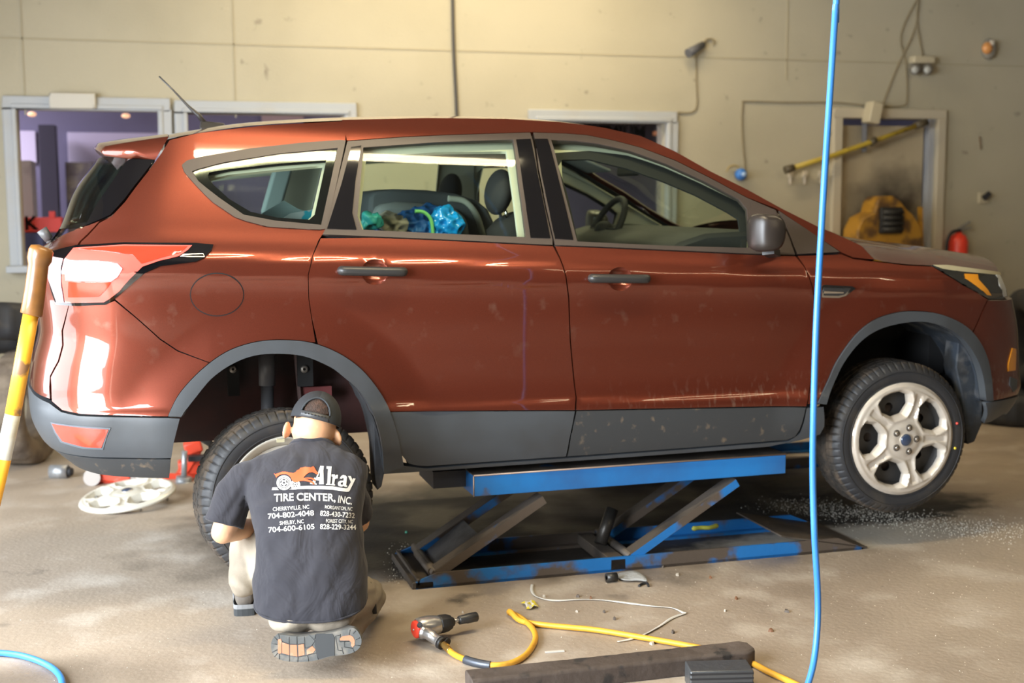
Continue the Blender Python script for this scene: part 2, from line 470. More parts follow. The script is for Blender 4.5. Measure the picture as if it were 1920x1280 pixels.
flat_box('storage_shelf', 124, 305, 340, 620, OY-.25, .35, mat('cluttered_shelf', (.12, .10, .09), .8, var=[((.22, .19, .13), 7, .48, .6), ((.05, .05, .08), 4, .55, .65)], bump=(9, .8, .05)), 'brown cluttered shelf unit along the office wall behind the left window', 'shelf')
flat_box('white_cabinet', 38, 302, 76, 600, WY+.9, .4, mat('cabinet_white', (.55, .53, .50), .5, var=((.40, .37, .36), 3, .5, .6)), 'pale upright cabinet just inside the left window', 'cabinet')
RED = mat('red_card', (.75, .05, .02), .5)
rb = flat_box('red_carton', 42, 408, 118, 434, WY+.35, .22, RED, 'long red carton with white letter on the ledge inside the left window', 'box')
tv, tf = text_mesh('K', .13, .002, .004)
p = aty(46, 430, WY+.235)
mb = MB(); mb.add([(p.x+v.x, WY+.236, p.z+v.y) for v in tv], tf, False); mb.build('letter_k', mat('white_print', (.85, .82, .8), .5), rb, fixn=False)
flat_box('red_bottle', 92, 396, 104, 411, WY+.3, .06, RED, 'small red bottle standing on the red carton', 'bottle')
flat_box('blue_crate', 40, 436, 84, 470, WY+.35, .25, mat('blue_crate', (.06, .07, .16), .5), 'dark blue crate under the red carton', 'crate')
flat_box('grey_bin', 42, 505, 60, 600, WY+.3, .25, mat('grey_bin', (.12, .10, .10), .6), 'dark grey bin below the sill of the left window', 'bin')
for (px_, py_, lb) in ((236, 217, 'orange ceiling spotlight seen at the right of the left window'), (60, 214, 'orange ceiling spotlight seen at the left of the left window')):
    q = aty(px_, py_, OY-1.2); mb = MB(); mb.ball((q.x, q.y, q.z), (.035, .035, .02))
    tag(mb.build('ceiling_spotlight', mat('spot_glow', (1, .6, .3), .5, emit=((1, .55, .3), 1.2))), lb, 'light', 'ceiling spotlights in the office')
# sign with white letters seen through the right window
q = aty(1152, 262, WY+.6); q2 = aty(1230, 262, WY+.6)
mb = MB(); mb.box(((q.x+q2.x)/2-.5, WY+.64, q.z+.02), (q2.x-q.x+1.3, .03, .42)); sg = mb.build('window_sign', mat('sign_dark', (.035, .025, .03), .5)); tag(sg, 'dark sign board with white capitals behind the third window', 'sign')
tv, tf = text_mesh('PREMIUM', .135, .002, .004)
wmax = max(v.x for v in tv); xr_ = aty(1211, 262, WY+.6).x
mb = MB(); mb.add([(xr_-wmax+v.x, WY+.622, aty(1190, 258, WY+.6).z+v.y) for v in tv], tf, False); mb.build('sign_lettering', mat('sign_white', (.7, .64, .6), .5), sg, fixn=False)
flat_box('orange_pack', 1226, 246, 1242, 254, WY+.45, .06, mat('orange_pack', (.7, .25, .08), .5), 'small orange packet by the right edge of the third window', 'packet')
flat_box('pink_poster', 490, 214, 570, 260, OY-.04, .01, mat('pink_poster', (.5, .36, .34), .6), 'pinkish poster on the office wall seen through the second window', 'poster')
# small cover plate over left window
sp = flat_box('cover_plate', 92, 174, 180, 205, WY-.05, .07, mat('cream_plate', (.56, .53, .46), .5, var=((.3, .27, .22), 14, .66, .72)), 'cream cover box mounted on top of the left window frame', 'cover box', bevel=.008)

# ------------------------------------------------------------------ things on the back wall
WIRE = mat('wire_tan', (.28, .23, .14), .6)
def wire(name, pts, label, r=.006, m_=None, Y=None, parent=None, cat='cable'):
    P = [aty(a_, b_, (Y or WY)-.012) for a_, b_ in catmull(pts, 5)]
    b_ = MB(); b_.tube(P, r, 8); o = b_.build(name, m_ or WIRE, parent)
    if parent is None: tag(o, label, cat)
    return o
wire('black_conduit', [(848, -40), (850, 60), (852, 120), (856, 200), (858, 260), (860, 330)], 'black cable running straight down the wall above the car roof', .012, mat('conduit_dark', (.06, .055, .05), .6))
wire('wall_wire', [(1398, 330), (1391, 250), (1392, 196), (1400, 190), (1480, 192), (1560, 192), (1640, 199), (1690, 199), (1700, 185), (1698, 120), (1690, 60), (1735, -30)], 'thin tan wire looping from the blue plug up over the right door', .006)
wire('wall_wire', [(1304, 100), (1305, 150), (1304, 205), (1272, 211)], 'thin wire dropping from the small camera to the third window', .006)
wire('wall_wire', [(1655, 195), (1680, 130), (1716, 50), (1724, -30)], 'slanting tan wire above the right door', .006)
wire('wall_wire', [(1722, -30), (1719, 40), (1730, 106)], 'wire hanging down to the twin emergency light', .007)
# small camera at upper middle
t = thing('security_camera', 'small grey security camera on the wall right of the centre', 'camera', tuple(aty(1305, 95, WY)))
mb = MB(); c0 = aty(1300, 98, WY-.06); mb.cyl(aty(1290, 100, WY-.10), aty(1318, 84, WY-.04), .035, .028, 16); mb.build('camera_body', mat('grey_dark_plastic', (.10, .10, .11), .5), t)
mb = MB(); mb.tube([aty(x, y, WY-.02) for x, y in catmull([(1316, 85), (1325, 74), (1336, 74), (1338, 84)], 5)], .008, 8); mb.build('camera_cord', WIRE, t)
# twin emergency light
t = thing('emergency_light', 'cream emergency light box with twin round lamps below it', 'emergency light', tuple(aty(1728, 118, WY)))
mb = MB(); p = aty(1709, 105, WY-.05); q = aty(1748, 120, WY-.05); mb.box(((p.x+q.x)/2, WY-.05, (p.z+q.z)/2), (q.x-p.x, .09, p.z-q.z)); mb.build('housing', mat('cream_plastic', (.52, .45, .31), .5), t, bevel=.01)
for px in (1716, 1739):
    mb = MB(); c0 = aty(px, 130, WY-.07); mb.ball(c0, (.045, .05, .045)); L = mb.build('lamp_head', mat('lamp_grey', (.20, .18, .15), .3), t)
    mb = MB(); mb.ball(aty(px, 131, WY-.11), (.032, .02, .032)); mb.build('lamp_lens', mat('lens_pale', (.45, .45, .42), .15), L)
# fire alarm sounder
t = thing('alarm_sounder', 'small orange and cream alarm sounder high on the right wall', 'alarm', tuple(aty(1854, 92, WY)))
mb = MB(); mb.ball(aty(1854, 92, WY-.03), (.065, .05, .085)); mb.build('back_box', mat('alarm_grey', (.30, .27, .22), .5), t)
mb = MB(); mb.ball(aty(1851, 90, WY-.07), (.045, .035, .05)); mb.build('alarm_dome', mat('alarm_orange', (.75, .33, .10), .3), t)
mb = MB(); mb.box(aty(1860, 80, WY-.09), (.03, .02, .04)); mb.build('alarm_lens', mat('alarm_cream', (.7, .62, .5), .3), t)
# closer/box over the door
t = thing('door_sensor', 'grey box fixed over the right door frame', 'sensor box', tuple(aty(1630, 215, WY)))
mb = MB(); mb.box(aty(1636, 212, WY-.10), (.10, .12, .17), Euler((0, R(12), 0)).to_matrix()); mb.build('box_body', mat('cream_plastic', (.52, .45, .31), .5), t, bevel=.008)
mb = MB(); mb.beam(aty(1622, 205, WY-.02), aty(1620, 285, WY-.03), .04, .05); mb.build('mounting_arm', mat('grey_dark_plastic', (.10, .10, .11), .5), t, bevel=.005)
# yellow pole on the wall
t = thing('yellow_pole', 'long yellow pole slanting across the wall to the right door', 'pole', tuple(aty(1600, 280, WY)))
mb = MB(); mb.tube([aty(x, y, WY-.10) for x, y in ((1482, 316), (1560, 292), (1640, 264), (1718, 236))], .020, 12); mb.build('pole', mat('yellow_tube', (.46, .33, .04), .4, var=((.2, .13, .03), 12, .58, .65)), t)
for a_, b_ in (((1472, 319), (1488, 314)), ((1716, 236), (1738, 229)), ((1632, 268), (1642, 262))):
    mb = MB(); mb.cyl(aty(*a_, WY-.10), aty(*b_, WY-.10), .032, .028, 14); mb.build('pole_fitting', mat('fitting_dark', (.09, .07, .04), .5), t)
# three white hooks
for i, px in enumerate((1482, 1509, 1540)):
    mb = MB(); mb.box(aty(px, 326, WY-.02), (.035, .03, .05)); mb.cyl(aty(px, 328, WY-.04), aty(px, 346, WY-.05), .013, .012, 10)
    tag(mb.build('wall_hook', mat('hook_white', (.62, .54, .42), .4)), ['left white hook under the yellow pole end', 'middle white hook in the row of three on the wall', 'right white hook nearest the hanging blue hose'][i], 'hook', 'row of white wall hooks')
# blue plug
t = thing('blue_plug', 'round bright blue plug hanging on the wall behind the windscreen', 'plug', tuple(aty(1387, 327, WY)))
mb = MB(); mb.lathe([(0, 0), (.045, 0), (.048, .03), (.03, .06), (0, .062)], aty(1387, 327, WY-.01), (0, -1, 0), 24); mb.build('plug_body', mat('plug_blue', (.05, .20, .60), .4), t)
mb = MB(); mb.lathe([(0, .055), (.018, .055), (.018, .09), (0, .09)], aty(1387, 327, WY-.01), (0, -1, 0), 16); mb.build('plug_core', mat('plug_pale', (.35, .5, .75), .4), t)
mb = MB(); mb.tube([aty(x, y, WY-.03) for x, y in catmull([(1362, 322), (1368, 312), (1380, 310), (1387, 318)], 4)], .006, 8); mb.build('plug_cord', mat('cord_yellowish', (.4, .3, .12), .5), t)
# outlet on the right
t = thing('wall_outlet', 'small pale outlet with a dark plug low on the right wall', 'outlet', tuple(aty(1845, 370, WY)))
mb = MB(); mb.box(aty(1844, 371, WY-.01), (.10, .02, .09)); mb.build('outlet_plate', mat('cream_plastic', (.52, .45, .31), .5), t, bevel=.004)
mb = MB(); mb.beam(aty(1844, 372, WY-.04), aty(1856, 362, WY-.05), .03, .04); mb.build('plug', mat('black_rubber', (.02, .02, .022), .6), t)
# scuffs (paint scars)
mb = MB(); mb.box(aty(1838, 268, WY-.003), (.012, .008, .11), Euler((0, R(-10), 0)).to_matrix())
tag(mb.build('wall_scar', mat('scar', (.22, .15, .09), .8)), 'thin brown vertical gouge in the right wall above the outlet', 'scar')
# extinguisher
t = thing('fire_extinguisher', 'red fire extinguisher with black hose behind the car bonnet', 'fire extinguisher', tuple(aty(1797, 520, WY-.085)))
bx, by, bz = aty(1797, 452, WY-.085)
EXR = mat('extinguisher_red', (.85, .06, .03), .3)
mb = MB(); mb.lathe([(0, -.42), (.07, -.42), (.078, -.40), (.078, .0), (.06, .045), (.025, .065), (.022, .09), (0, .09)], (bx, by, bz), (0, 0, 1), 28); mb.build('cylinder', EXR, t)
mb = MB(); mb.beam((bx, by, bz+.10), (bx+.10, by, bz+.16), .03, .015); mb.beam((bx, by, bz+.09), (bx+.11, by, bz+.11), .03, .015); mb.build('handle', mat('steel_grey', (.35, .34, .32), .4, .6), t)
mb = MB(); mb.tube(catmull([(bx, by-.02, bz+.09), (bx-.09, by-.03, bz+.07), (bx-.13, by-.03, bz-.03), (bx-.12, by-.03, bz-.2)], 6), .014, 10); mb.build('hose', mat('black_rubber', (.02, .02, .022), .6), t)
# yellow hose reel on the door
t = thing('hose_reel', 'dirty yellow hose reel housing with black drum in front of the right door', 'hose reel', tuple(aty(1670, 520, WY-.35)))
YD = mat('dirty_yellow', (.44, .22, .022), .55, var=[((.12, .06, .02), 6, .46, .60)])
Yr = WY-.30
def P2(pts, Y): 
    q = [aty(a_, b_, Y) for a_, b_ in pts]; return [(v.x, v.z) for v in q]
mb = MB(); mb.prism(P2([(1606, 500), (1608, 432), (1620, 408), (1640, 398), (1646, 376), (1656, 368), (1676, 367), (1690, 378), (1700, 392), (1712, 402), (1724, 420), (1732, 440), (1730, 500)], Yr), (0, Yr, 0), (1, 0, 0), (0, 0, 1), -.22)
mb.build('housing', YD, t, bevel=.012)
c0 = aty(1668, 413, Yr)
mb = MB(); mb.box((c0.x, Yr-.02, c0.z), (.20, .04, .21)); mb.build('drum', mat('drum_black', (.012, .012, .012), .6, bump=(25, .6)), t, bevel=.01)
mb = MB()
for k in range(4): mb.cyl((c0.x-.09, Yr-.045, c0.z-.07+k*.045), (c0.x+.09, Yr-.045, c0.z-.07+k*.045), .02, .02, 10)
mb.build('hose_coil', mat('coil_rubber', (.03, .028, .025), .5), t)
mb = MB(); mb.beam(aty(1727, 470, Yr+.05), aty(1725, 388, Yr+.05), .03, .03); mb.beam(aty(1716, 470, Yr+.05), aty(1727, 392, Yr+.05), .02, .02); mb.build('bracket', YD, t)
# ------------------------------------------------------------------ car body surface
UC_T = [(0, 0), (-.20, .008), (-.35, .035), (-.47, .085), (-.555, .16), (-.61, .27), (-.64, .45), (-.655, .68), (-.66, .92)]
FC_T = [(0, 0), (.20, .022), (.34, .07), (.44, .14), (.515, .25), (.565, .40), (.60, .62), (.615, .92)]
def arcparam(T):
    P = catmull(T, 10); s = [0]
    for i in range(1, len(P)): s.append(s[-1]+math.hypot(P[i][0]-P[i-1][0], P[i][1]-P[i-1][1]))
    fx = pchip_fast(s, [p[0] for p in P]); fy = pchip_fast(s, [p[1] for p in P])
    return fx, fy, s[-1]
def pchip_fast(xs, ys):
    import bisect
    def f(x):
        x = max(xs[0], min(xs[-1], x)); i = min(max(bisect.bisect_right(xs, x)-1, 0), len(xs)-2)
        t = (x-xs[i])/(xs[i+1]-xs[i]); 
        p0 = ys[max(i-1, 0)]; p3 = ys[min(i+2, len(ys)-1)]; p1, p2 = ys[i], ys[i+1]
        return .5*((2*p1)+(-p0+p2)*t+(2*p0-5*p1+4*p2-p3)*t*t+(-p0+3*p1-3*p2+p3)*t**3)
    return f
rfx, rfy, RL = arcparam(UC_T)
ffx, ffy, FL = arcparam(FC_T)
URE, UFE = -.3-RL, 2.9+FL
prof = pchip([.40, .48, .52, .60, .68, .74, .765, .79, .84, .90, 1.0, 1.12, 1.22, 1.262, 1.286, 1.325, 1.345, 1.365, 1.41, 1.455, 1.50, 1.6, 1.7, 1.8, 1.86, 1.93],
             [.12, .06, .035, .012, .002, .000, .004, .014, .020, .021, .020, .016, .013, .008, .0, .005, .010, .024, .042, .062, .080, .121, .166, .216, .252, .33])
XR = pchip([.40, .48, .53, .59, .66, .74, .85, .95, 1.08, 1.2, 1.30, 1.36, 1.385, 1.41, 1.63, 1.745, 1.80, 1.90],
           [-.60, -.70, -.81, -.885, -.955, -.985, -.99, -.975, -.945, -.955, -.975, -.965, -.93, -.885, -.775, -.69, -.655, -.58])
XF = pchip([.40, .50, .57, .64, .70, .92, 1.10, 1.22, 1.30, 1.40, 1.60, 1.95], [3.27, 3.42, 3.54, 3.60, 3.62, 3.60, 3.54, 3.48, 3.38, 3.22, 3.1, 3.0])
def S(u, z):
    uu = max(-.6, min(3.1, u))
    k = .4+.6*sstep(.6, 1.15, z)
    zz = z + .045*uu*k
    p = prof(zz)
    # flares around the wheels
    for cx, cz in ((-.02, .56), (2.69, .61)):
        r = math.hypot(u-cx, z-cz)
        p -= .024*(1-sstep(.43, .64, r))*sstep(.50, .62, z)
    # roof plan curvature
    if z > 1.40: p += .022*sstep(1.40, 1.75, z)*max(0, (uu-1.0))**2 + .05*sstep(1.40, 1.8, z)*max(0, (.45-uu))**2*.6
    if u < -.3:
        a = -.3-u; sc = (-.3-XR(z))/.66
        return Vector((-.3+rfx(a)*sc, p+rfy(a)*(.92-p)/.92, z))
    if u > 2.9:
        a = u-2.9; sc = (XF(z)-2.9)/.615
        return Vector((2.9+ffx(a)*sc, p+ffy(a)*(.92-p)/.92, z))
    return Vector((u, p, z))
def SN(u, z):
    e = .004
    a = S(u+e, z)-S(u-e, z); b = S(u, z+e)-S(u, z-e)
    n = a.cross(b)
    return n.normalized() if n.length > 0 else Vector((0, -1, 0))
# ray table
_us = [URE+(UFE-URE)*i/170 for i in range(171)]; _zs = [.42+(1.93-.42)*j/100 for j in range(101)]
_gv = [S(u, z) for u in _us for z in _zs]
_gf = []
for i in range(170):
    for j in range(100):
        a = i*101+j; _gf += [(a, a+101, a+102), (a, a+102, a+1)]
_bvh = BVHTree.FromPolygons(_gv, _gf)
from mathutils.geometry import barycentric_transform
def uz(px, py):
    hit, n, idx, d = _bvh.ray_cast(CAM, ray(px, py).normalized())
    if hit is None:
        # just outside the outline: nearest point of the surface
        bd = 9
        for k in range(60):
            h_, n_2, i_, d_2 = _bvh.find_nearest(CAM+ray(px, py)*(4.5+k*.035))
            if d_2 < bd: bd = d_2; hit, idx = h_, i_
    t = _gf[idx]
    q = [Vector((_us[v//101], _zs[v % 101], 0)) for v in t]
    r = barycentric_transform(hit, _gv[t[0]], _gv[t[1]], _gv[t[2]], *q)
    return (r.x, r.y)
def inset(poly, d):
    n = len(poly); A = sum(poly[i][0]*poly[(i+1) % n][1]-poly[(i+1) % n][0]*poly[i][1] for i in range(n))
    s = 1 if A > 0 else -1; out = []
    for i in range(n):
        p0, p1, p2 = Vector(poly[i-1]), Vector(poly[i]), Vector(poly[(i+1) % n])
        e1 = (p1-p0); e2 = (p2-p1)
        if e1.length < 1e-9 or e2.length < 1e-9: out.append(tuple(p1)); continue
        e1.normalize(); e2.normalize()
        n1 = Vector((-e1.y, e1.x))*s; n2 = Vector((-e2.y, e2.x))*s
        b = n1+n2
        if b.length < .2: b = n1
        b.normalize(); c = max(.5, b.dot(n1))
        out.append(tuple(p1+b*d/c))
    return out
def resolve(pts):
    out = []
    for p in pts:
        out.append((p[1], p[2]) if p[0] == 'u' else uz(p[0], p[1]))
    return out
def densify(poly, step=.03):
    out = []; n = len(poly)
    for i in range(n):
        a = poly[i]; b = poly[(i+1) % n]; L = math.hypot(b[0]-a[0], b[1]-a[1]); k = max(1, int(L/step))
        for j in range(k): out.append((a[0]+(b[0]-a[0])*j/k, a[1]+(b[1]-a[1])*j/k))
    return out
def panel(name, pts, mt, parent, off=0., depth=.022, gap=.0014, holes=(), gu=.03, gz=.018, mirror=False, kinkz=True, hgap=.0, fn=None, smooth_pts=0):
    poly = resolve(pts)
    if smooth_pts: poly = catmull(poly, smooth_pts, True)
    poly = densify(poly)
    if gap: poly = inset(poly, gap)
    hs = []
    for h in holes:
        q = densify(resolve(h)); hs.append(inset(q, -hgap) if hgap else q)
    vs, tris = cdt_fill(poly, hs, gu, gz)
    V = []; N = []
    for (u, z) in vs:
        n = SN(u, z); o_ = off + (fn(u, z) if fn else 0)
        if fn:
            e = .002; g = lambda a_, b_: S(a_, b_)+SN(a_, b_)*(off+fn(a_, b_))
            nn_ = (g(u+e, z)-g(u-e, z)).cross(g(u, z+e)-g(u, z-e)).normalized(); V.append(S(u, z)+n*o_); N.append(nn_); continue
        V.append(S(u, z)+n*o_); N.append(n)
    nV = len(V); F = [tuple(t) for t in tris]
    # orientation
    F2 = []
    for t in F:
        a, b, c = V[t[0]], V[t[1]], V[t[2]]
        F2.append(t if (b-a).cross(c-a).dot(N[t[0]]) > 0 else t[::-1])
    cnt = {}
    for t in F2:
        for i in range(len(t)):
            e = (t[i], t[(i+1) % len(t)]); cnt[tuple(sorted(e))] = cnt.get(tuple(sorted(e)), 0)+1
    R_ = []; RV = []
    mp = {}
    if depth:
        for t in F2:
            for i in range(len(t)):
                e = (t[i], t[(i+1) % len(t)])
                if cnt[tuple(sorted(e))] == 1:
                    for x in e:
                        if x not in mp:
                            mp[x] = (nV+len(RV), nV+len(RV)+1); RV += [V[x].copy(), V[x]-N[x]*depth]
                    R_.append((mp[e[1]][0], mp[e[0]][0], mp[e[0]][1], mp[e[1]][1]))
    allV = V+RV; allF = F2+R_
    LN = []
    for t in F2: LN += [tuple(N[i]) for i in t]
    for t in R_: LN += [(0, 0, 0)]*4
    if mirror:
        k = len(allV); allV = allV+[Vector((p.x, 1.84-p.y, p.z)) for p in allV]
        m2 = [tuple(i+k for i in t[::-1]) for t in F2]+[tuple(i+k for i in t[::-1]) for t in R_]
        for t in F2: LN += [(N[i].x, -N[i].y, N[i].z) for i in t[::-1]]
        for t in R_: LN += [(0, 0, 0)]*4
        allF = allF+m2
    me = bpy.data.meshes.new(name); me.from_pydata([tuple(p) for p in allV], [], allF)
    me.validate(); 
    nl = len(me.loops)
    for p in me.polygons: p.use_smooth = True
    if nl == len(LN):
        me.normals_split_custom_set(LN)
    o = link(name, me, parent, mt)
    return o

# ------------------------------------------------------------------ car materials
def paint_material():
    mt = mat('copper_red_paint', (.165, .034, .017), .36, .70, coat=1.0, coatr=.03)
    nt = mt.node_tree; b = nt.nodes['Principled BSDF']; tc = nt.nodes.new('ShaderNodeTexCoord')
    n = nt.nodes.new('ShaderNodeTexNoise'); n.inputs['Scale'].default_value = 900; nt.links.new(tc.outputs['Object'], n.inputs['Vector'])
    mr = nt.nodes.new('ShaderNodeMapRange'); mr.inputs['To Min'].default_value = .8; mr.inputs['To Max'].default_value = 1.25
    mr.inputs['From Min'].default_value = .3; mr.inputs['From Max'].default_value = .7; nt.links.new(n.outputs[0], mr.inputs['Value'])
    hs = nt.nodes.new('ShaderNodeHueSaturation'); hs.inputs['Color'].default_value = (.165, .034, .017, 1); nt.links.new(mr.outputs[0], hs.inputs['Value'])
    # dried road dust: streaks low on the doors and a faint tide line under the crease
    sp = nt.nodes.new('ShaderNodeSeparateXYZ'); nt.links.new(tc.outputs['Object'], sp.inputs[0])
    def band(z0, z1, zz0, zz1):
        a = nt.nodes.new('ShaderNodeMapRange'); a.inputs['From Min'].default_value = z0; a.inputs['From Max'].default_value = z1; nt.links.new(sp.outputs['Z'], a.inputs['Value'])
        c = nt.nodes.new('ShaderNodeMapRange'); c.inputs['From Min'].default_value = zz1; c.inputs['From Max'].default_value = zz0; nt.links.new(sp.outputs['Z'], c.inputs['Value'])
        m_ = nt.nodes.new('ShaderNodeMath'); m_.operation = 'MULTIPLY'; nt.links.new(a.outputs[0], m_.inputs[0]); nt.links.new(c.outputs[0], m_.inputs[1]); return m_.outputs[0]
    n2 = nt.nodes.new('ShaderNodeTexNoise'); n2.inputs['Scale'].default_value = 1; n2.inputs['Detail'].default_value = 8
    mp = nt.nodes.new('ShaderNodeMapping'); mp.inputs['Scale'].default_value = (55, 20, 22); mp.inputs['Rotation'].default_value = (0, R(35), 0); nt.links.new(tc.outputs['Object'], mp.inputs[0]); nt.links.new(mp.outputs[0], n2.inputs['Vector'])
    r2 = nt.nodes.new('ShaderNodeMapRange'); r2.inputs['From Min'].default_value = .55; r2.inputs['From Max'].default_value = .68; nt.links.new(n2.outputs[0], r2.inputs['Value'])
    xm = nt.nodes.new('ShaderNodeMapRange'); xm.inputs['From Min'].default_value = 1.1; xm.inputs['From Max'].default_value = 2.2; nt.links.new(sp.outputs['X'], xm.inputs['Value'])
    lo = band(.55, .70, .70, .84)
    m1 = nt.nodes.new('ShaderNodeMath'); m1.operation = 'MULTIPLY'; nt.links.new(lo, m1.inputs[0]); nt.links.new(r2.outputs[0], m1.inputs[1])
    m2 = nt.nodes.new('ShaderNodeMath'); m2.operation = 'MULTIPLY'; nt.links.new(m1.outputs[0], m2.inputs[0]); nt.links.new(xm.outputs[0], m2.inputs[1])
    m3 = nt.nodes.new('ShaderNodeMath'); m3.operation = 'MULTIPLY'; m3.inputs[1].default_value = .55; nt.links.new(m2.outputs[0], m3.inputs[0])
    n3 = nt.nodes.new('ShaderNodeTexNoise'); n3.inputs['Scale'].default_value = 14; n3.inputs['Detail'].default_value = 10; nt.links.new(tc.outputs['Object'], n3.inputs['Vector'])
    r3 = nt.nodes.new('ShaderNodeMapRange'); r3.inputs['From Min'].default_value = .60; r3.inputs['From Max'].default_value = .75; r3.inputs['To Max'].default_value = .22; nt.links.new(n3.outputs[0], r3.inputs['Value'])
    hi = band(.80, 1.15, 1.15, 1.27)
    m4 = nt.nodes.new('ShaderNodeMath'); m4.operation = 'MULTIPLY_ADD'; nt.links.new(hi, m4.inputs[0]); nt.links.new(r3.outputs[0], m4.inputs[1]); nt.links.new(m3.outputs[0], m4.inputs[2])
    mx = nt.nodes.new('ShaderNodeMix'); mx.data_type = 'RGBA'; nt.links.new(m4.outputs[0], mx.inputs['Factor']); nt.links.new(hs.outputs[0], mx.inputs['A']); mx.inputs['B'].default_value = (.36, .27, .21, 1)
    nt.links.new(mx.outputs['Result'], b.inputs['Base Color'])
    cm = nt.nodes.new('ShaderNodeMath'); cm.operation = 'SUBTRACT'; cm.inputs[0].default_value = 1.0; nt.links.new(m4.outputs[0], cm.inputs[1]); nt.links.new(cm.outputs[0], b.inputs['Coat Weight'])
    return mt
PAINT = paint_material()
CLAD = mat('grey_cladding', (.056, .063, .071), .42, var=[((.045, .048, .052), 3, .45, .65)], bump=(400, .12, .002))
CLADD = mat('dirty_cladding', (.036, .039, .042), .5, var=[((.15, .115, .08), 22, .60, .75, 10)], bump=(300, .15, .002))
TRIM = mat('matte_trim', (.055, .042, .036), .45)
GLOSSB = mat('gloss_black', (.004, .004, .005), .06, coat=1)
DARK = mat('dark_void', (.006, .006, .007), .8)
RUBB = mat('tyre_rubber', (.022, .023, .026), .55, var=[((.045, .04, .035), 9, .5, .7)], bump=(120, .15, .002))
CGLASS = glass_mat('car_glass', (.82, .90, .82), 1.38)
HEADLIN = mat('interior_beige', (.55, .53, .42), .8)
INTBLK = mat('interior_black', (.014, .014, .015), .7, bump=(200, .1))
CHROME = mat('chrome_trim', (.6, .6, .6), .12, 1.0)

car = thing('car', 'copper red compact suv raised on a blue scissor lift', 'car', (1.3, .92, .45))

# --- shared lines (picture coordinates of the panel joints)
roof_top = [(318, 256), (420, 239), (500, 231), (640, 224), (800, 220.5), (950, 222), (1050, 228), (1100, 234), (1133, 239), (1200, 254), (1267, 284), (1333, 321), (1400, 354), (1467, 391), (1533, 424), (1567, 438)]
trim_up_r = [(650, 264), (750, 257), (833, 253), (993, 248)]
trim_up_f = [(1000, 248), (1060, 250), (1100, 253), (1150, 263), (1200, 276), (1267, 301), (1333, 334), (1400, 370), (1455, 393)]
qwin = [(341, 310), (350, 302), (367, 297), (467, 279), (567, 268), (638, 263), (648, 264), (612, 429), (600, 431), (540, 428), (500, 425), (462, 415), (440, 407), (400, 380), (370, 350), (345, 322)]
qclear = [(360, 322), (420, 305), (520, 289), (633, 278), (602, 422), (515, 414), (457, 403), (412, 372), (372, 340)]
seamC = [(648, 264), (612, 430), (598, 450), (586, 480), (578, 515), (579, 560), (585, 600), (592, 642)]        # quarter / rear door
seamB = [(996, 248), (1008, 320), (1022, 390), (1037, 450), (1050, 485), (1061, 520), (1066, 560), (1069, 640), (1075, 705), (1080, 745), (1077, 772), (1068, 820), (1061, 856)]
seamF = [(1455, 393), (1480, 445), (1492, 478), (1508, 500), (1518, 523), (1526, 557), (1527, 608), (1521, 713), (1512, 760), (1499, 810), (1488, 824)]
arch_r_out = [(315, 781), (333, 743), (360, 710), (393, 680), (433, 655), (483, 640), (533, 637), (583, 642), (633, 661), (676, 691), (710, 732), (732, 772), (745, 812), (753, 850), (757, 872)]
arch_r_in = [(340, 782), (352, 765), (367, 745), (393, 713), (427, 687), (467, 669), (510, 663), (567, 667), (617, 687), (644, 707), (672, 732), (694, 765), (708, 800), (716, 840), (719, 886)]
arch_f_out = [(1532, 756), (1540, 738), (1552, 712), (1569, 675), (1602, 629), (1636, 601), (1674, 587), (1712, 583), (1758, 588), (1801, 606), (1830, 633), (1849, 671), (1857, 713), (1860, 751)]
arch_f_in = [(1548, 758), (1554, 740), (1562, 718), (1581, 679), (1611, 641), (1645, 618), (1687, 606), (1729, 603), (1767, 612), (1801, 633), (1826, 667), (1840, 705), (1846, 751)]
clad_top = 770
arch_r_out = [(315, 781), (333, 743), (360, 710), (393, 680), (433, 655), (483, 640), (533, 637), (583, 642), (633, 661), (676, 691), (710, 732), (731, 772), (744, 812), (752, 845), (757, 872)]
arch_r_out, arch_r_in, arch_f_out, arch_f_in = [catmull(a_, 4) for a_ in (arch_r_out, arch_r_in, arch_f_out, arch_f_in)]
def seg_of(A_, p, q):
    i = min(range(len(A_)), key=lambda k: math.dist(A_[k], p)); j = min(range(len(A_)), key=lambda k: math.dist(A_[k], q))
    return A_[i:j+1] if i <= j else A_[j:i+1][::-1]
UCc = URE

# --- quarter panel (rear side body) with quarter-window opening
quarter_unused = [(318, 262)] + roof_top[1:4] + [(650, 224)] + seamC[:1] + seamC[1:] + list(reversed(arch_r_out[3:8])) + [(583-0, 640)][:0] + \
          [(388, 680), (333, 657), (300, 635), (253, 593), (215, 561), (150, 462), (152, 453), (187, 417), (207, 405), (233, 377), (292, 300)]
quarter = [(318, 262), (420, 243), (500, 234), (640, 227), (650, 226)] + seamC + seg_of(arch_r_out, (583, 642), (393, 680)) + [(333, 657), (300, 635), (253, 593), (215, 561), (146, 463), (152, 453), (187, 417), (208, 406), (235, 377), (293, 300)]
qp = panel('quarter_panel', quarter, PAINT, car, holes=[qwin])
# --- cantrail: painted rail over the doors down to the wing
rail = roof_top[3:] + [(1615, 460), (1641, 487), (1600, 483), (1577, 473), (1455+60, 432), (1455, 391)] + list(reversed(trim_up_f[:-1])) + list(reversed(trim_up_r))
panel('roof_rail', rail, PAINT, car)
# --- fuel door
fc = [(407+49*math.cos(t*math.pi/18), 552+39*math.sin(t*math.pi/18)) for t in range(36)]
fo = panel('fuel_door', fc, PAINT, car, off=.0035, depth=.01, gap=0)
fr_ = [(407+51*math.cos(t*math.pi/18), 552+41*math.sin(t*math.pi/18)) for t in range(36)]
panel('fuel_door_gap', fr_, DARK, car, off=.0012, depth=.004, gap=0)
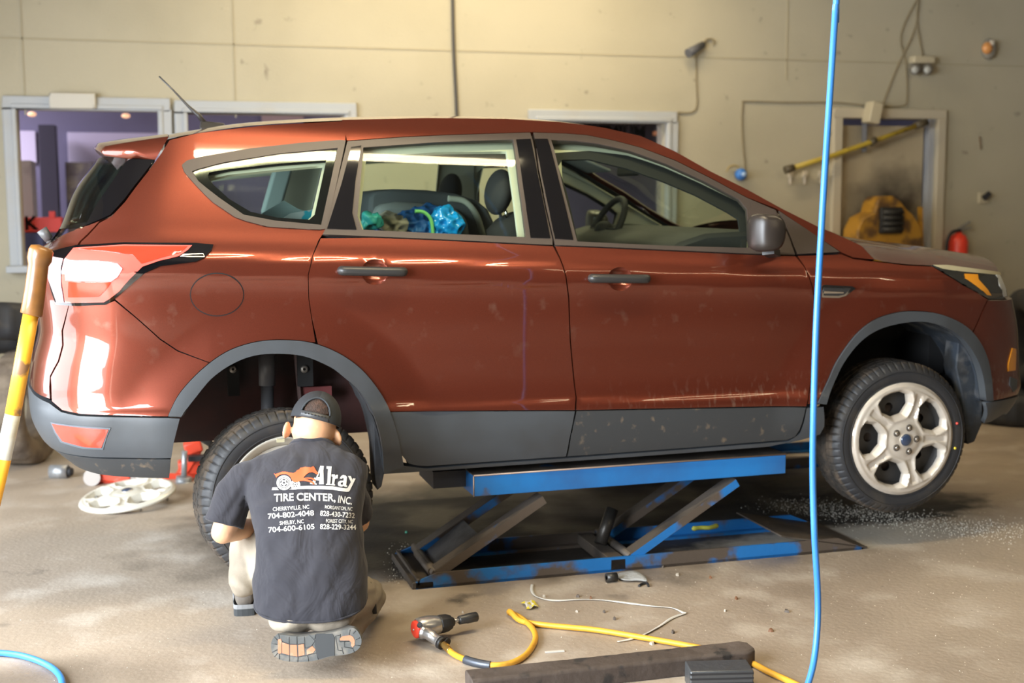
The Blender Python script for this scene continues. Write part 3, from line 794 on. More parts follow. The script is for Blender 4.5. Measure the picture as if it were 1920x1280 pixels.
# --- rear door and front door skins
belt_r = [(605, 441), (700, 445), (800, 449), (900, 454), (1034, 461)]
belt_f = [(1041, 461), (1120, 464), (1250, 470), (1405, 477), (1490, 479)]
rdoor = [(601, 446), (700, 445), (800, 449), (900, 454), (1037, 461), (1050, 485), (1061, 520), (1066, 560), (1069, 640), (1075, 705), (1080, 745), (1078, 769)] + seg_of(arch_r_out, (731, 771), (594, 645)) + [(585, 600), (579, 560), (578, 515), (586, 480)]
cup_c = lambda cx_, cy_, k=1.: [(cx_+27*k*math.cos(q*math.pi/14), cy_+24*k*math.sin(q*math.pi/14)) for q in range(28)]
rd = panel('rear_door', rdoor, PAINT, car, holes=[cup_c(703, 510)])
rlow = [(728, 772), (1078, 770), (1068, 820), (1061, 855), (900, 866), (800, 873), (782, 872), (766, 868), (752, 852), (740, 812)]
panel('door_cladding', rlow, CLAD, rd, off=.004)
fdoor = [(1040, 461), (1120, 464), (1250, 470), (1405, 477), (1492, 480), (1508, 500), (1518, 523), (1526, 557), (1527, 608), (1521, 713), (1512, 762), (1080, 769), (1081, 745), (1076, 705), (1070, 640), (1067, 560), (1062, 520), (1051, 485)]
fd = panel('front_door', fdoor, PAINT, car, holes=[cup_c(1163, 523, .93)])
flow = [(1080, 770), (1511, 763), (1499, 805), (1490, 818), (1475, 824), (1300, 838), (1063, 855), (1069, 820)]
panel('door_cladding', flow, CLADD, fd, off=.004)
# sill below the doors
sill = [(752, 872), (800, 878), (900, 870), (1061, 859), (1300, 841), (1480, 827), (1500, 812), (1512, 765), (1545, 762), (1546, 800), (1538, 815), (1500, 826), (1440, 838), (1200, 856), (900, 877), (757, 887), (722, 889), (720, 860), (716, 810), (722, 780), (738, 795), (750, 840)]
panel('sill_panel', sill, CLAD, car, off=-.001)
# --- front wing
wing = [(1495, 479), (1560, 477), (1578, 476), (1600, 485), (1642, 490), (1700, 497), (1748, 499), (1805, 534), (1852, 561), (1824, 622)] + seg_of(arch_f_out, (1823, 625), (1533, 755)) + [(1514, 758), (1522, 713), (1528, 608), (1527, 557), (1519, 523), (1509, 500)]
panel('front_wing', wing, PAINT, car)
panel('wheel_arch_trim', arch_r_out + list(reversed(arch_r_in)), CLAD, car, off=.010, depth=.04, gap=.001, gu=.02, gz=.02)
panel('wheel_arch_trim', arch_f_out + list(reversed(arch_f_in)), CLAD, car, off=.010, depth=.04, gap=.001, gu=.02, gz=.02)
# --- rear bumper (paint), cladding, tailgate; built to the centre line and mirrored
rb_paint = [(215, 563), (253, 594), (300, 636), (333, 658)] + seg_of(arch_r_out, (390, 682), (316, 779)) + [(150, 776), (117, 769), (97, 752), (96, 723), (95, 707), (111, 677), (119, 647), (118, 620), (129, 572), (150, 571), (200, 569)]
panel('rear_bumper', rb_paint, PAINT, car)
rb_clad = [(315, 783), (338, 784), (330, 815), (322, 858), (175, 855), (95, 835), (60, 808), ('u', URE, .66), ('u', URE, .86), ('u', URE+.3, .86), (60, 728), (95, 755), (117, 772), (150, 779)]
refl_px = [(102, 793), (205, 804), (192, 837), (160, 835), (121, 824)]
rbc = panel('bumper_cladding', rb_clad, CLAD, car, off=.006, depth=.03, mirror=True)
rb_low = [(321, 859), (318, 895), (190, 888), (140, 876), (100, 848), ('u', URE+.45, .585), ('u', URE, .58), ('u', URE, .655), ('u', URE+.35, .655), (97, 838), (175, 857)]
panel('bumper_skirt', rb_low, CLADD, car, off=.004, depth=.03, mirror=True)
bz_ = [(98, 790), (209, 801), (195, 841), (158, 839), (117, 827)]
REFR = mat('red_reflector', (.80, .05, .03), .25, coat=1)
rf = panel('rear_reflector', bz_, mat('reflector_surround', (.10, .12, .14), .4), car, off=.009, depth=.01, gap=0)
panel('reflector_lens', refl_px, REFR, rf, off=.012, depth=.006, gap=0)
tg = [(187, 414), (150, 452), (142, 463), (150, 520), (129, 572), (116, 620), (117, 647), (109, 677), (94, 705), (94, 748), (60, 727), ('u', URE+.3, .868), ('u', URE, .868), ('u', URE, 1.405), ('u', URE+.3, 1.405), (100, 452), (150, 428)]
panel('tailgate', tg, PAINT, car, mirror=True)
# tailgate glass
tglass = [(110, 452-22), (150, 428), (187, 412), (207, 403), (233, 375), (262, 337), (291, 301), (262, 297), (200, 294), ('u', URE+.35, 1.742), ('u', URE, 1.742), ('u', URE, 1.41), ('u', URE+.3, 1.41)]
TGL = glass_mat('tinted_glass', (.32, .40, .40), 1.6)
panel('tailgate_glass', tglass, TGL, car, off=.002, depth=.004, mirror=True)
# gloss black D pillar covering
dp = [(291, 300), (273, 299), (245, 330), (215, 372), (192, 411), (208, 404), (234, 375), (262, 338)]
panel('pillar_cover', dp, GLOSSB, car, off=.005, depth=.01)
dp2 = [(275, 299), (247, 330), (217, 371), (194, 410), (160, 424), (175, 395), (205, 350), (240, 298)]
panel('glass_border', dp2, GLOSSB, car, off=.003, depth=.006)
# --- tail light
TLR = mat('tail_red', (.85, .045, .02), .12, coat=1, emit=((1, .06, .02), .10))
TLW = mat('tail_clear', (.60, .57, .60), .2, coat=1)
tl = [(88, 477), (100, 472), (143, 461), (233, 455), (367, 456), (400, 459), (397, 469), (384, 483), (367, 491), (300, 499), (273, 511), (252, 528), (233, 545), (212, 563), (198, 571), (150, 573), (107, 571), (98, 545), (92, 510)]
tlo = panel('tail_light', tl, GLOSSB, car, off=.006, depth=.02, gap=0)
panel('tail_lens', [(124, 487), (140, 468), (233, 460), (360, 461), (352, 470), (335, 482), (300, 489), (268, 500), (245, 520), (225, 545), (206, 560), (196, 566), (125, 567)], mat('lens_salmon', (.80, .13, .10), .12, coat=1), tlo, off=.010, depth=.004, gap=0)
panel('tail_lens', [(150, 470), (233, 463), (352, 463), (335, 478), (300, 485), (266, 495), (250, 480), (200, 474)], TLR, tlo, off=.012, depth=.003, gap=0)
panel('reversing_lens', [(127, 489), (187, 490), (222, 495), (231, 504), (222, 516), (210, 526), (127, 524)], TLW, tlo, off=.014, depth=.004, gap=0)
panel('tail_lens', [(132, 527), (209, 528), (199, 543), (187, 555), (132, 556)], TLR, tlo, off=.014, depth=.004, gap=0)
panel('tail_lens', [(95, 482), (122, 486), (123, 566), (110, 566), (101, 540)], mat('lens_pinkish', (.70, .45, .47), .15, coat=1), tlo, off=.010, depth=.004, gap=0)
# --- front bumper, headlight, cladding
fb = [(1852, 563), (1889, 562), ('u', UFE-.5, 1.10), ('u', UFE, 1.09), ('u', UFE, .63), ('u', UFE-.5, .63), (1906, 740)] + seg_of(arch_f_out, (1860, 750), (1824, 626))
panel('front_bumper', fb, PAINT, car, mirror=True)
fbc = [(1846, 754), (1862, 752), (1906, 742), ('u', UFE-.5, .625), ('u', UFE, .62), ('u', UFE, .50), ('u', UFE-.5, .51), (1880, 775), (1855, 790), (1843, 793)]
panel('front_valance', fbc, CLAD, car, off=.004, mirror=True)
hl = [(1748, 497), (1775, 498), (1820, 504), (1872, 512), (1880, 530), (1888, 556), (1878, 561), (1852, 560), (1805, 532)]
hlo = panel('headlight', hl, mat('headlight_dark', (.03, .03, .025), .1, coat=1), car, off=.003, depth=.02, gap=0)
panel('indicator_lens', [(1807, 514), (1832, 515), (1833, 524), (1857, 553), (1849, 552), (1808, 522)], mat('amber', (.75, .30, .02), .2, coat=1), hlo, off=.006, depth=.004, gap=0)
panel('headlight_brow', [(1749, 497), (1775, 497), (1872, 511), (1876, 517), (1840, 513), (1790, 508), (1765, 504)], mat('brow_pale', (.45, .40, .25), .15, coat=1), hlo, off=.006, depth=.004, gap=0)
panel('headlight_lens', [(1872, 514), (1879, 530), (1886, 555), (1880, 556), (1872, 535), (1866, 516)], mat('lens_pale', (.45, .45, .42), .15), hlo, off=.006, depth=.004, gap=0)
panel('side_marker', [(1897, 652), (1904, 654), (1903, 694), (1889, 696), (1890, 680)], mat('amber', (.75, .30, .02), .2), car, off=.004, depth=.01, gap=0)
panel('fog_lamp_bezel', [(1893, 706), (1906, 712), (1905, 728), (1899, 735), (1892, 722)], CLAD, car, off=.004, depth=.01, gap=0)
# wing vent
vn = panel('wing_vent', [(1540, 536), (1545, 534), (1597, 537), (1603, 541), (1585, 554), (1572, 558), (1540, 557)], CHROME, car, off=.006, depth=.01, gap=0)
panel('vent_insert', [(1543, 539), (1594, 541), (1582, 551), (1570, 554), (1543, 553)], mat('vent_dark', (.03, .03, .03), .3), vn, off=.008, depth=.003, gap=0)
panel('vent_bar', [(1543, 544), (1580, 546), (1580, 548), (1543, 548)], CHROME, vn, off=.010, depth=.003, gap=0)
# --- windows -----------------------------------------------------------
panel('window_trim', qwin, TRIM, car, off=.004, depth=.02, gap=0, holes=[qclear])
panel('quarter_glass', [(361, 323), (420, 306), (520, 290), (632, 279), (602, 421), (516, 413), (458, 402), (413, 371), (373, 340)], CGLASS, car, off=.0, depth=0, gap=0)
panel('glass_border', [(363, 323), (420, 306), (520, 290), (632, 279), (602, 421), (516, 413), (458, 402), (413, 371), (373, 340)], GLOSSB, car, off=-.004, depth=.002, gap=0,
      holes=[[(390, 332), (392, 322), (430, 316), (520, 306), (612, 299), (590, 402), (580, 411), (520, 407), (470, 396), (430, 372), (400, 345)]])
rwo = [(651, 265), (750, 258), (833, 254), (994, 249), (1008, 320), (1022, 390), (1036, 449), (1036, 460), (900, 453), (800, 448), (700, 444), (604, 440), (609, 430)]
rwc = [(681, 277), (820, 267), (962, 262), (973, 345), (986, 445), (850, 439), (679, 431), (670, 405)]
panel('window_trim', rwo, TRIM, rd, off=.003, depth=.02, gap=.001, holes=[rwc])
panel('door_glass', [(682, 277), (820, 267), (961, 262), (972, 345), (985, 445), (850, 439), (680, 431), (671, 405)], CGLASS, rd, off=-.003, depth=0, gap=0)
panel('pillar_cover', [(658, 277), (677, 274), (666, 340), (660, 400), (668, 431), (613, 429), (640, 345)], GLOSSB, rd, off=.006, depth=.01, gap=0)
panel('pillar_cover', [(967, 263), (994, 262), (1008, 330), (1031, 447), (994, 446), (980, 350)], GLOSSB, rd, off=.006, depth=.01, gap=0)
fwo = [(999, 249), (1060, 251), (1100, 254), (1150, 264), (1200, 277), (1267, 302), (1333, 335), (1400, 371), (1454, 394), (1480, 446), (1491, 478), (1405, 476), (1250, 469), (1120, 463), (1040, 460), (1024, 390), (1010, 320)]
fwc = [(1033, 263), (1080, 265), (1120, 270), (1180, 283), (1250, 308), (1320, 340), (1385, 374), (1400, 392), (1405, 465), (1250, 461), (1082, 453), (1055, 350)]
panel('window_trim', fwo, TRIM, fd, off=.003, depth=.02, gap=.001, holes=[fwc])
panel('door_glass', [(1034, 263), (1080, 265), (1120, 270), (1180, 283), (1250, 308), (1320, 340), (1384, 374), (1399, 392), (1404, 465), (1250, 461), (1083, 453), (1056, 350)], CGLASS, fd, off=-.003, depth=0, gap=0)
panel('door_seal', [(1040, 290), (1046, 276), (1110, 270), (1180, 280), (1250, 304), (1320, 335), (1392, 370), (1406, 390), (1408, 470), (1250, 464), (1084, 456), (1058, 350)], INTBLK, fd, off=-.042, depth=.01, gap=0, holes=[[(1052, 302), (1060, 290), (1110, 289), (1180, 306), (1250, 331), (1310, 356), (1370, 388), (1392, 402), (1399, 460), (1250, 455), (1090, 447), (1068, 350)]])
panel('pillar_cover', [(1002, 262), (1026, 262), (1050, 350), (1074, 450), (1040, 448), (1015, 330)], GLOSSB, fd, off=.006, depth=.01, gap=0)
panel('mirror_sail', [(1409, 380), (1420, 384), (1453, 398), (1478, 447), (1489, 476), (1412, 472), (1404, 395)], mat('trim_brown', (.06, .045, .038), .4), fd, off=.005, depth=.01, gap=0)
panel('wing_trim', [(1459, 395), (1515, 432), (1575, 473), (1494, 477), (1482, 446)], TRIM, car, off=.004, depth=.01, gap=.001)
# --- inner black frame and beige lining, with openings left free
whole = [(293, 290), (318, 268), (420, 248), (640, 232), (800, 228), (950, 230), (1050, 236), (1133, 248), (1200, 264), (1267, 294), (1333, 330), (1400, 363), (1467, 400), (1533, 433), (1600, 470), (1640, 492), (1748, 510), (1805, 545), (1830, 600), (1801, 600), (1758, 582), (1712, 577), (1674, 581), (1636, 595), (1598, 624), (1562, 670), (1540, 712), (1528, 760), (1530, 800), (1500, 820), (1062, 852), (765, 876), (757, 850), (745, 800), (720, 740), (680, 690), (635, 657), (583, 638), (533, 633), (483, 636), (430, 652), (388, 680), (355, 708), (325, 745), (312, 800), (312, 880), (190, 880), (130, 840), (110, 700), (140, 560), (160, 470), (200, 420)]
# wings of the wheel openings stay open
qh = [(388, 322), (430, 314), (520, 304), (614, 297), (592, 404), (580, 413), (520, 409), (470, 398), (428, 374), (398, 345)]
rh = [(675, 268), (820, 258), (967, 256), (980, 345), (992, 450), (850, 444), (673, 436), (665, 405)]
fh = [(1028, 257), (1080, 259), (1120, 264), (1180, 277), (1250, 302), (1320, 334), (1388, 369), (1405, 390), (1410, 470), (1250, 466), (1078, 458), (1050, 350)]
panel('body_frame', whole, DARK, car, off=-.024, depth=.01, gap=0, holes=[qh, rh, fh], gu=.06, gz=.05)
lin_o = [(300, 300), (330, 275), (420, 254), (640, 238), (800, 234), (950, 236), (1050, 242), (1133, 255), (1200, 271), (1267, 301), (1333, 337), (1400, 370), (1467, 405), (1533, 440), (1590, 478), (1480, 485), (1250, 480), (1100, 474), (900, 468), (700, 458), (600, 452), (420, 430), (210, 425), (230, 390)]
qh2 = [(395, 325), (430, 317), (520, 308), (608, 300), (586, 398), (575, 408), (520, 404), (470, 392), (432, 368), (404, 345)]
rh2 = [(690, 285), (820, 275), (955, 272), (966, 345), (978, 440), (850, 434), (686, 426), (678, 400)]
fh2 = [(1058, 285), (1072, 280), (1110, 281), (1180, 297), (1250, 322), (1310, 348), (1370, 378), (1395, 395), (1400, 460), (1250, 456), (1086, 448), (1062, 350)]
lining = panel('interior_lining', lin_o, HEADLIN, car, off=-.045, depth=.02, gap=0, holes=[qh2, rh2, fh2], gu=.05, gz=.03)

panel('door_card', [(600, 431), (690, 434), (850, 442), (985, 449), (1080, 454), (1250, 462), (1410, 467), (1480, 483), (1480, 520), (1100, 520), (600, 500)], INTBLK, car, off=-.052, depth=.02, gap=0)
# --- roof, windscreen, bonnet ------------------------------------------
def loft(name, edge, crown, xb, mt, parent, n=28, pw=2.2, off=0.0, z0=0., rev=False, endb=None):
    V = []; F = []; m_ = len(edge)
    for i, e in enumerate(edge):
        cr = crown[i] if isinstance(crown, list) else crown
        xx = xb[i] if isinstance(xb, list) else xb
        for k in range(n+1):
            t = k/n; y = e.y+(1.84-2*e.y)*t; q = 1-abs(2*t-1)**pw
            V.append(Vector((e.x+xx*q, y, e.z+cr*q+off)))
    F = [(i*(n+1)+k, (i+1)*(n+1)+k, (i+1)*(n+1)+k+1, i*(n+1)+k+1) for i in range(m_-1) for k in range(n)]
    b_ = MB(); b_.add(V, F); return b_.build(name, mt, parent)
def Sp(px, py, off=0.): 
    u, z = uz(px, py); return S(u, z)+SN(u, z)*off
re_ = [Sp(x, y, -.002) for x, y in catmull([(318, 258), (420, 241), (500, 232.5), (640, 225), (800, 222), (950, 223.5), (1050, 230), (1110, 237)], 4)]
loft('roof', re_, .035, 0., PAINT, car, pw=2.6)
ws = [Sp(x, y, -.006) for x, y in catmull([(1110, 238), (1200, 257), (1267, 287), (1333, 324), (1400, 357), (1467, 394), (1533, 427), (1567, 441)], 4)]
nn = len(ws)
loft('windscreen', ws, [.035-.01*i/nn for i in range(nn)], [.02+.22*i/nn for i in range(nn)], glass_mat('screen_glass', (.78, .86, .80), 1.5), car, pw=2.0)
he = [Sp(x, y, -.001) for x, y in catmull([(1575, 446), (1612, 462), (1641, 486), (1700, 495), (1748, 497), (1800, 500), (1872, 511)], 4)]
nn = len(he)
he2 = [Vector((e.x, e.y, e.z)) for e in he]
loft('bonnet', he2, [.065+.045*math.sin(math.pi*min(1, i/nn*1.3)) if i < nn*.7 else .065+.02*(1-(i/nn-.7)/.3) for i in range(nn)], [.02+.22*(i/nn)**2 for i in range(nn)], PAINT, car, pw=2.6)
# hinge/cowl
# antenna
t_ = MB(); a0 = atd(400, 236, 5.6); 
ap = lambda x, y: aty(x, y, .92)
base = MB(); base.hexa([ap(374, 243)+Vector((0, -.03, 0)), ap(424, 238)+Vector((0, -.02, 0)), ap(424, 238)+Vector((0, .02, 0)), ap(374, 243)+Vector((0, .03, 0)),
                        ap(376, 226)+Vector((0, -.012, 0)), ap(420, 231)+Vector((0, -.006, 0)), ap(420, 231)+Vector((0, .006, 0)), ap(376, 226)+Vector((0, .012, 0))])
an = base.build('antenna_base', mat('antenna_black', (.03, .028, .026), .35), car, bevel=.006)
mb = MB(); mb.tube([ap(385, 233), ap(372, 216), ap(352, 198), ap(325, 169), ap(298, 143)], [.012, .010, .006, .004, .0035], 10); mb.build('antenna_mast', MATS['antenna_black'], an)
# spoiler
sp_e = [(318, 257), (280, 262), (240, 268), (205, 274), (196, 283), (198, 292)]
SPY = []
V = []; F = []
sec = []
def sp_sec(y, k):
    # section in x,z at lateral position
    top = [S(*uz(317, 257)), None]
    return None
A = Sp(316, 257); Bt = Sp(290, 301); Tp = aty(196, 277, .30); Tb = aty(198, 293, .30); M1 = aty(240, 268, .16); M1b = aty(262, 298, .20)
prof_sp = [(A.x, A.z), (M1.x, M1.z+.002), (Tp.x+.01, Tp.z), (Tp.x-.006, Tp.z-.02), (Tb.x, Tb.z), (M1b.x, M1b.z-.004), (Bt.x, Bt.z)]
ys_edge = [A.y+.004, A.y+.008, .26, .25, .25, Bt.y+.03, Bt.y+.005]
n = 24; b_ = MB(); V = []
for k in range(n+1):
    t = k/n; q = 1-abs(2*t-1)**2.6
    for (x, z), y0 in zip(prof_sp, ys_edge):
        V.append((x-.05*q*(1 if x < A.x-.02 else .0), y0+(1.84-2*y0)*t, z+.035*q))
L = len(prof_sp)
F = [(k*L+j, (k+1)*L+j, (k+1)*L+j+1, k*L+j+1) for k in range(n) for j in range(L-1)]
b_.add(V, F); b_.add([Vector(v) for v in V[:L]], [tuple(range(L))], True)
b_.build('spoiler', PAINT, car)
# wiper on tailgate
mb = MB(); mb.cyl(ap(0, 0)*0+aty(78, 430, .45), aty(92, 449, .45), .022, .018, 14); mb.cyl(aty(90, 447, .45), aty(93, 455, .45), .012, .012, 10)
mb.build('rear_wiper', mat('wiper_grey', (.10, .10, .10), .4), car)
# door handles
HB = mat('handle_black', (.028, .028, .028), .38)
for (x0, x1, yy, cxp, par) in ((636, 757, 510, 703, rd), (1103, 1212, 523, 1163, fd)):
    cup = cup_c(cxp, yy, 1.0 if par is rd else .93)
    cu = uz(cxp, yy)
    ho = panel('handle_cup', cup, PAINT, par, off=0, depth=0, gap=0, gu=.008, gz=.008, fn=lambda u, z, cu=cu: -.026*(1-min(1, ((u-cu[0])**2+(z-cu[1])**2)/.052**2)))
    P0 = Sp(x0+7, yy+(-1 if par is rd else 0), .030); P1 = Sp(x1-7, yy+1, .030)
    mid = (P0+P1)/2+Vector((0, -.006, 0))
    b_ = MB(); pts = catmull([P0+Vector((0, .02, 0)), P0, mid, P1, P1+Vector((0, .02, 0))], 6)
    b_.tube([Vector(p) for p in pts], [.016]+[.0185]*(len(pts)-2)+[.016], 14)
    b_.build('door_handle', HB, par)
# door mirror
mu = aty(1435, 436, -.13)
V = []; 
rings = [(-.055, .62, .70), (-.035, .92, .95), (0.0, 1.0, 1.0), (.04, .93, .93), (.08, .72, .75), (.105, .4, .45)]
b_ = MB(); ow = [(1409, 422), (1412, 406), (1420, 401), (1443, 402), (1456, 412), (1460, 430), (1457, 453), (1447, 467), (1430, 472), (1413, 468), (1409, 450)]
cen = aty(1435, 437, -.11)
lp = [aty(x, y, -.11)-cen for x, y in catmull(ow, 3, True)]
nL = len(lp)
for (dy, sx, sz) in rings:
    V += [cen+Vector((v.x*sx+(0.02 if dy < 0 else 0), dy, v.z*sz)) for v in lp]
F = [(i*nL+k, i*nL+(k+1) % nL, (i+1)*nL+(k+1) % nL, (i+1)*nL+k) for i in range(len(rings)-1) for k in range(nL)]
b_.add(V, F); b_.add(V[:nL], [tuple(range(nL))]); b_.add(V[-nL:], [tuple(range(nL))])
mo = b_.build('door_mirror', mat('mirror_black', (.03, .024, .021), .35, bump=(300, .05)), fd)
b_ = MB(); b_.beam(aty(1440, 470, -.06), aty(1452, 476, .04), .05, .03, (1, 0, 0)); b_.build('mirror_stalk', HB, mo)
# far side: mirrored copies of the side parts
def mirror_copy(o, parent):
    c = o.copy(); COL.objects.link(c); c.parent = parent
    if parent is car:
        c.matrix_parent_inverse = Matrix.Identity(4)
        c.matrix_basis = Matrix.Translation(-Vector(car.location)) @ Matrix.Translation((0, 1.84, 0)) @ Matrix.Diagonal((1, -1, 1, 1))
    for ch in [x for x in bpy.data.objects if x.parent == o]:
        mirror_copy(ch, c)
for nm in ('quarter_panel', 'roof_rail', 'rear_door', 'front_door', 'sill_panel', 'front_wing', 'wheel_arch_trim', 'wheel_arch_trim.001', 'rear_bumper', 'window_trim', 'quarter_glass', 'glass_border', 'glass_border.001', 'pillar_cover', 'wing_trim', 'body_frame', 'interior_lining', 'door_card', 'tail_light', 'headlight', 'rear_reflector'):
    o = bpy.data.objects.get(nm)
    if o is not None and o.parent == car: mirror_copy(o, car)
    else: print('MISSING', nm)

# --- wheels -------------------------------------------------------------
def hole_poly(ang, k=1.0, R0=.253):
    loc = [(.455, -.09), (.455, .09), (.585, .245), (.74, .265), (.82, .16), (.84, 0), (.82, -.16), (.74, -.265), (.585, -.245)]
    c = .66; out = []
    for a_, b_ in loc:
        a2 = (c+(a_-c)*k)*R0; b2 = b_*k*R0
        out.append((a2*math.cos(ang)-b2*math.sin(ang), a2*math.sin(ang)+b2*math.cos(ang)))
    return out
TREADM = mat('tyre_tread', (.028, .024, .020), .8, var=[((.075, .055, .038), 12, .45, .65)], bump=(90, .4, .004))
def tyre(M, parent, name='wheel', dirt=False):
    """M maps local (x right, y outward->-Y face at 0, z up) ; axis = local y; near face y=0, width .235"""
    Ro, Wd = .345, .235
    prof_t = [(.236, .025), (.246, .010), (.268, .002), (.292, .000), (.312, .006), (.326, .016), (.336, .030)]
    side = len(prof_t)
    tread = []
    ys = [.040, .046, .072, .074, .082, .084, .112, .114, .122, .124, .152, .154, .162, .164, .190, .196]
    for i, y in enumerate(ys):
        groove = i in (3, 4, 7, 8, 11, 12)
        tread.append((.345-.0015*abs(y-.1175)/.08-(.009 if groove else 0), y))
    pr = prof_t+tread+[(r_, Wd-y) for r_, y in reversed(prof_t)]
    n1 = len(prof_t); seg = 360
    def fn(k, j):
        if n1-2 <= j <= n1+1 or len(pr)-n1-2 <= j <= len(pr)-n1+1: return -.006 if k % 6 == 0 else 0
        if n1+1 < j < len(pr)-n1-2: return -.005 if (k+j) % 7 == 0 else 0
        return 0
    b_ = MB()
    b_.lathe(pr, (0, 0, 0), (0, 1, 0), seg, fn)
    n = len(pr)
    for f_i, f in enumerate(b_.f):
        j = f[0] % n
        b_.mi[f_i] = 1 if n1-1 <= j < len(pr)-n1 else 0
    # raised sidewall rings
    b_.cur = 0
    b_.lathe([(.300, .001), (.301, -.0015), (.303, -.0015), (.304, .001)], (0, 0, 0), (0, 1, 0), 96)
    b_.lathe([(.258, .004), (.259, .001), (.262, .001), (.263, .004)], (0, 0, 0), (0, 1, 0), 96)
    b_.v = [M @ v for v in b_.v]
    o = b_.build(name, [RUBB, TREADM], parent)
    o.data.set_sharp_from_angle(angle=R(32)); return o
def steel_rim(M, parent, mt, bore=True):
    b_ = MB()
    b_.lathe([(.246, .012), (.250, .006), (.244, .004), (.236, .010), (.224, .03), (.207, .05), (.200, .10), (.205, .21), (.23, .222)], (0, 0, 0), (0, 1, 0), 72)
    circ = [(.206*math.cos(t*math.pi/36), .206*math.sin(t*math.pi/36)) for t in range(72)]
    hs = []
    for k in range(10):
        a = R(34)+k*math.pi/5
        hs.append([(.142*math.cos(a)+.021*math.cos(t*math.pi/8), .142*math.sin(a)+.021*math.sin(t*math.pi/8)) for t in range(16)])
    b_.prism(circ, (0, .055, 0), (1, 0, 0), (0, 0, 1), .006, hs)
    b_.lathe([(.085, .052), (.075, .030), (.04, .026), (0, .026)], (0, 0, 0), (0, 1, 0), 48)
    b_.v = [M @ v for v in b_.v]
    return b_.build('wheel_rim', mt, parent)
SILV = mat('silver_cover', (.60, .55, .48), .38, .35, var=[((.50, .44, .37), 8, .5, .7)])
def wheel_cover(M, parent, name='wheel_cover', R0=.253, mt=None, phase=34, nuts=True):
    circ = [(R0*math.cos(t*math.pi/48), R0*math.sin(t*math.pi/48)) for t in range(96)]
    A = [R(phase)+k*2*math.pi/5 for k in range(5)]
    inner = [densify(hole_poly(a, 1.06, R0), .006) for a in A]
    outer = [catmull(hole_poly(a, 1.38, R0), 3, True) for a in A]
    vs, tris = cdt_fill(circ, inner, .0048)
    raw = [hole_poly(a, 1.06, R0) for a in A]
    def hgt(x, z):
        r = math.hypot(x, z)/R0
        d = min(polydist((x, z), h) for h in raw)
        ang = math.atan2(z, x)
        da = min(abs((ang-(a+math.pi/5)+math.pi) % (2*math.pi)-math.pi) for a in A)
        w_ = da*r*R0
        y = -.012-.008*(1-sstep(.20, .34, r))                      # raised hub plateau
        y += .026*(1-min(1, d/.016)) - .0035*math.exp(-((d-.021)/.006)**2)   # steep bevel, then a raised lip round each opening
        y += .0075*(1-sstep(.012, .019, w_))*sstep(.36, .44, r)*(1-sstep(.80, .86, r))   # sunken centre of each spoke
        k = sstep(.86, .90, r)
        y = y*(1-k)+(-.008+.010*sstep(.94, 1.0, r))*k
        return y
    V = [Vector((x, hgt(x, z), z)) for x, z in vs]
    b_ = MB(); b_.add(V, tris)
    for h in inner:
        Ls = len(h); top = [Vector((q[0], hgt(*q), q[1])) for q in h]
        b_.add(top+[t_+Vector((0, .012, 0)) for t_ in top], [(i, (i+1) % Ls, Ls+(i+1) % Ls, Ls+i) for i in range(Ls)])
    b_.lathe([(R0, .002), (R0+.003, .008), (R0-.002, .016)], (0, 0, 0), (0, 1, 0), 96)
    b_.v = [M @ v for v in b_.v]
    o = b_.build(name, mt or SILV, parent)
    try: o.data.set_sharp_from_angle(angle=R(38))
    except Exception: pass
    b_ = MB(); b_.lathe([(0, -.030), (.020, -.0295), (.026, -.026), (.0265, -.018)], (0, 0, 0), (0, 1, 0), 32); b_.v = [M @ v for v in b_.v]
    b_.build('centre_cap', mat('cap_blue', (.03, .05, .10), .25, coat=1), o)
    b_ = MB(); b_.lathe([(.027, -.018), (.028, -.026), (.030, -.018)], (0, 0, 0), (0, 1, 0), 32); b_.v = [M @ v for v in b_.v]; b_.build('cap_ring', SILV, o)
    if nuts:
        for k in range(5):
            a = R(phase-36+3)+k*2*math.pi/5
            c = Vector((.055*math.cos(a), 0, .055*math.sin(a)))
            b_ = MB(); b_.lathe([(.0, -.028), (.0085, -.0275), (.010, -.024), (.010, -.010)], c, (0, 1, 0), 6)
            b_.v = [M @ v for v in b_.v]; n_ = b_.build('lug_nut', mat('nut_chrome', (.45, .42, .38), .25, .9), o)
            b_ = MB(); b_.lathe([(.010, -.0205), (.0125, -.0235), (.0165, -.019)], c, (0, 1, 0), 20); b_.v = [M @ v for v in b_.v]; b_.build('nut_socket', mat('nut_dark', (.10, .085, .07), .5), n_)
    return o
STEEL = mat('steel_wheel_dark', (.05, .048, .047), .5)
fwp = aty(1697, 824, .00)
Mf = Matrix.Translation((fwp.x, .015, fwp.z)) @ Matrix.Rotation(R(-1.0), 4, 'Z') @ Matrix.Scale(1.0, 4)
fwheel = tyre(Mf, car); fwheel['label'] = 'front wheel with silver five-spoke cover'
steel_rim(Mf @ Matrix.Translation((0, .012, 0)), fwheel, STEEL)
wheel_cover(Mf, fwheel)
b_ = MB()
b_.ball(Mf @ Vector((.272, -.001, .057)), .006); b_.build('red_dot', mat('dot_red', (.7, .08, .06), .4), fwheel)
b_ = MB(); b_.ball(Mf @ Vector((.266, -.001, -.056)), .006); b_.build('yellow_dot', mat('dot_yellow', (.75, .6, .05), .4), fwheel)
rwp = aty(545, 936, .0)
Mr = Matrix.Translation((rwp.x, .0, rwp.z)) @ Matrix.Rotation(R(7), 4, 'Z') @ Matrix.Rotation(R(-4), 4, 'X')
rwheel = tyre(Mr, car); rwheel['label'] = 'rear wheel without its cover'
steel_rim(Mr @ Matrix.Translation((0, .004, 0)), rwheel, mat('steel_wheel_pale', (.55, .53, .47), .4, .2))
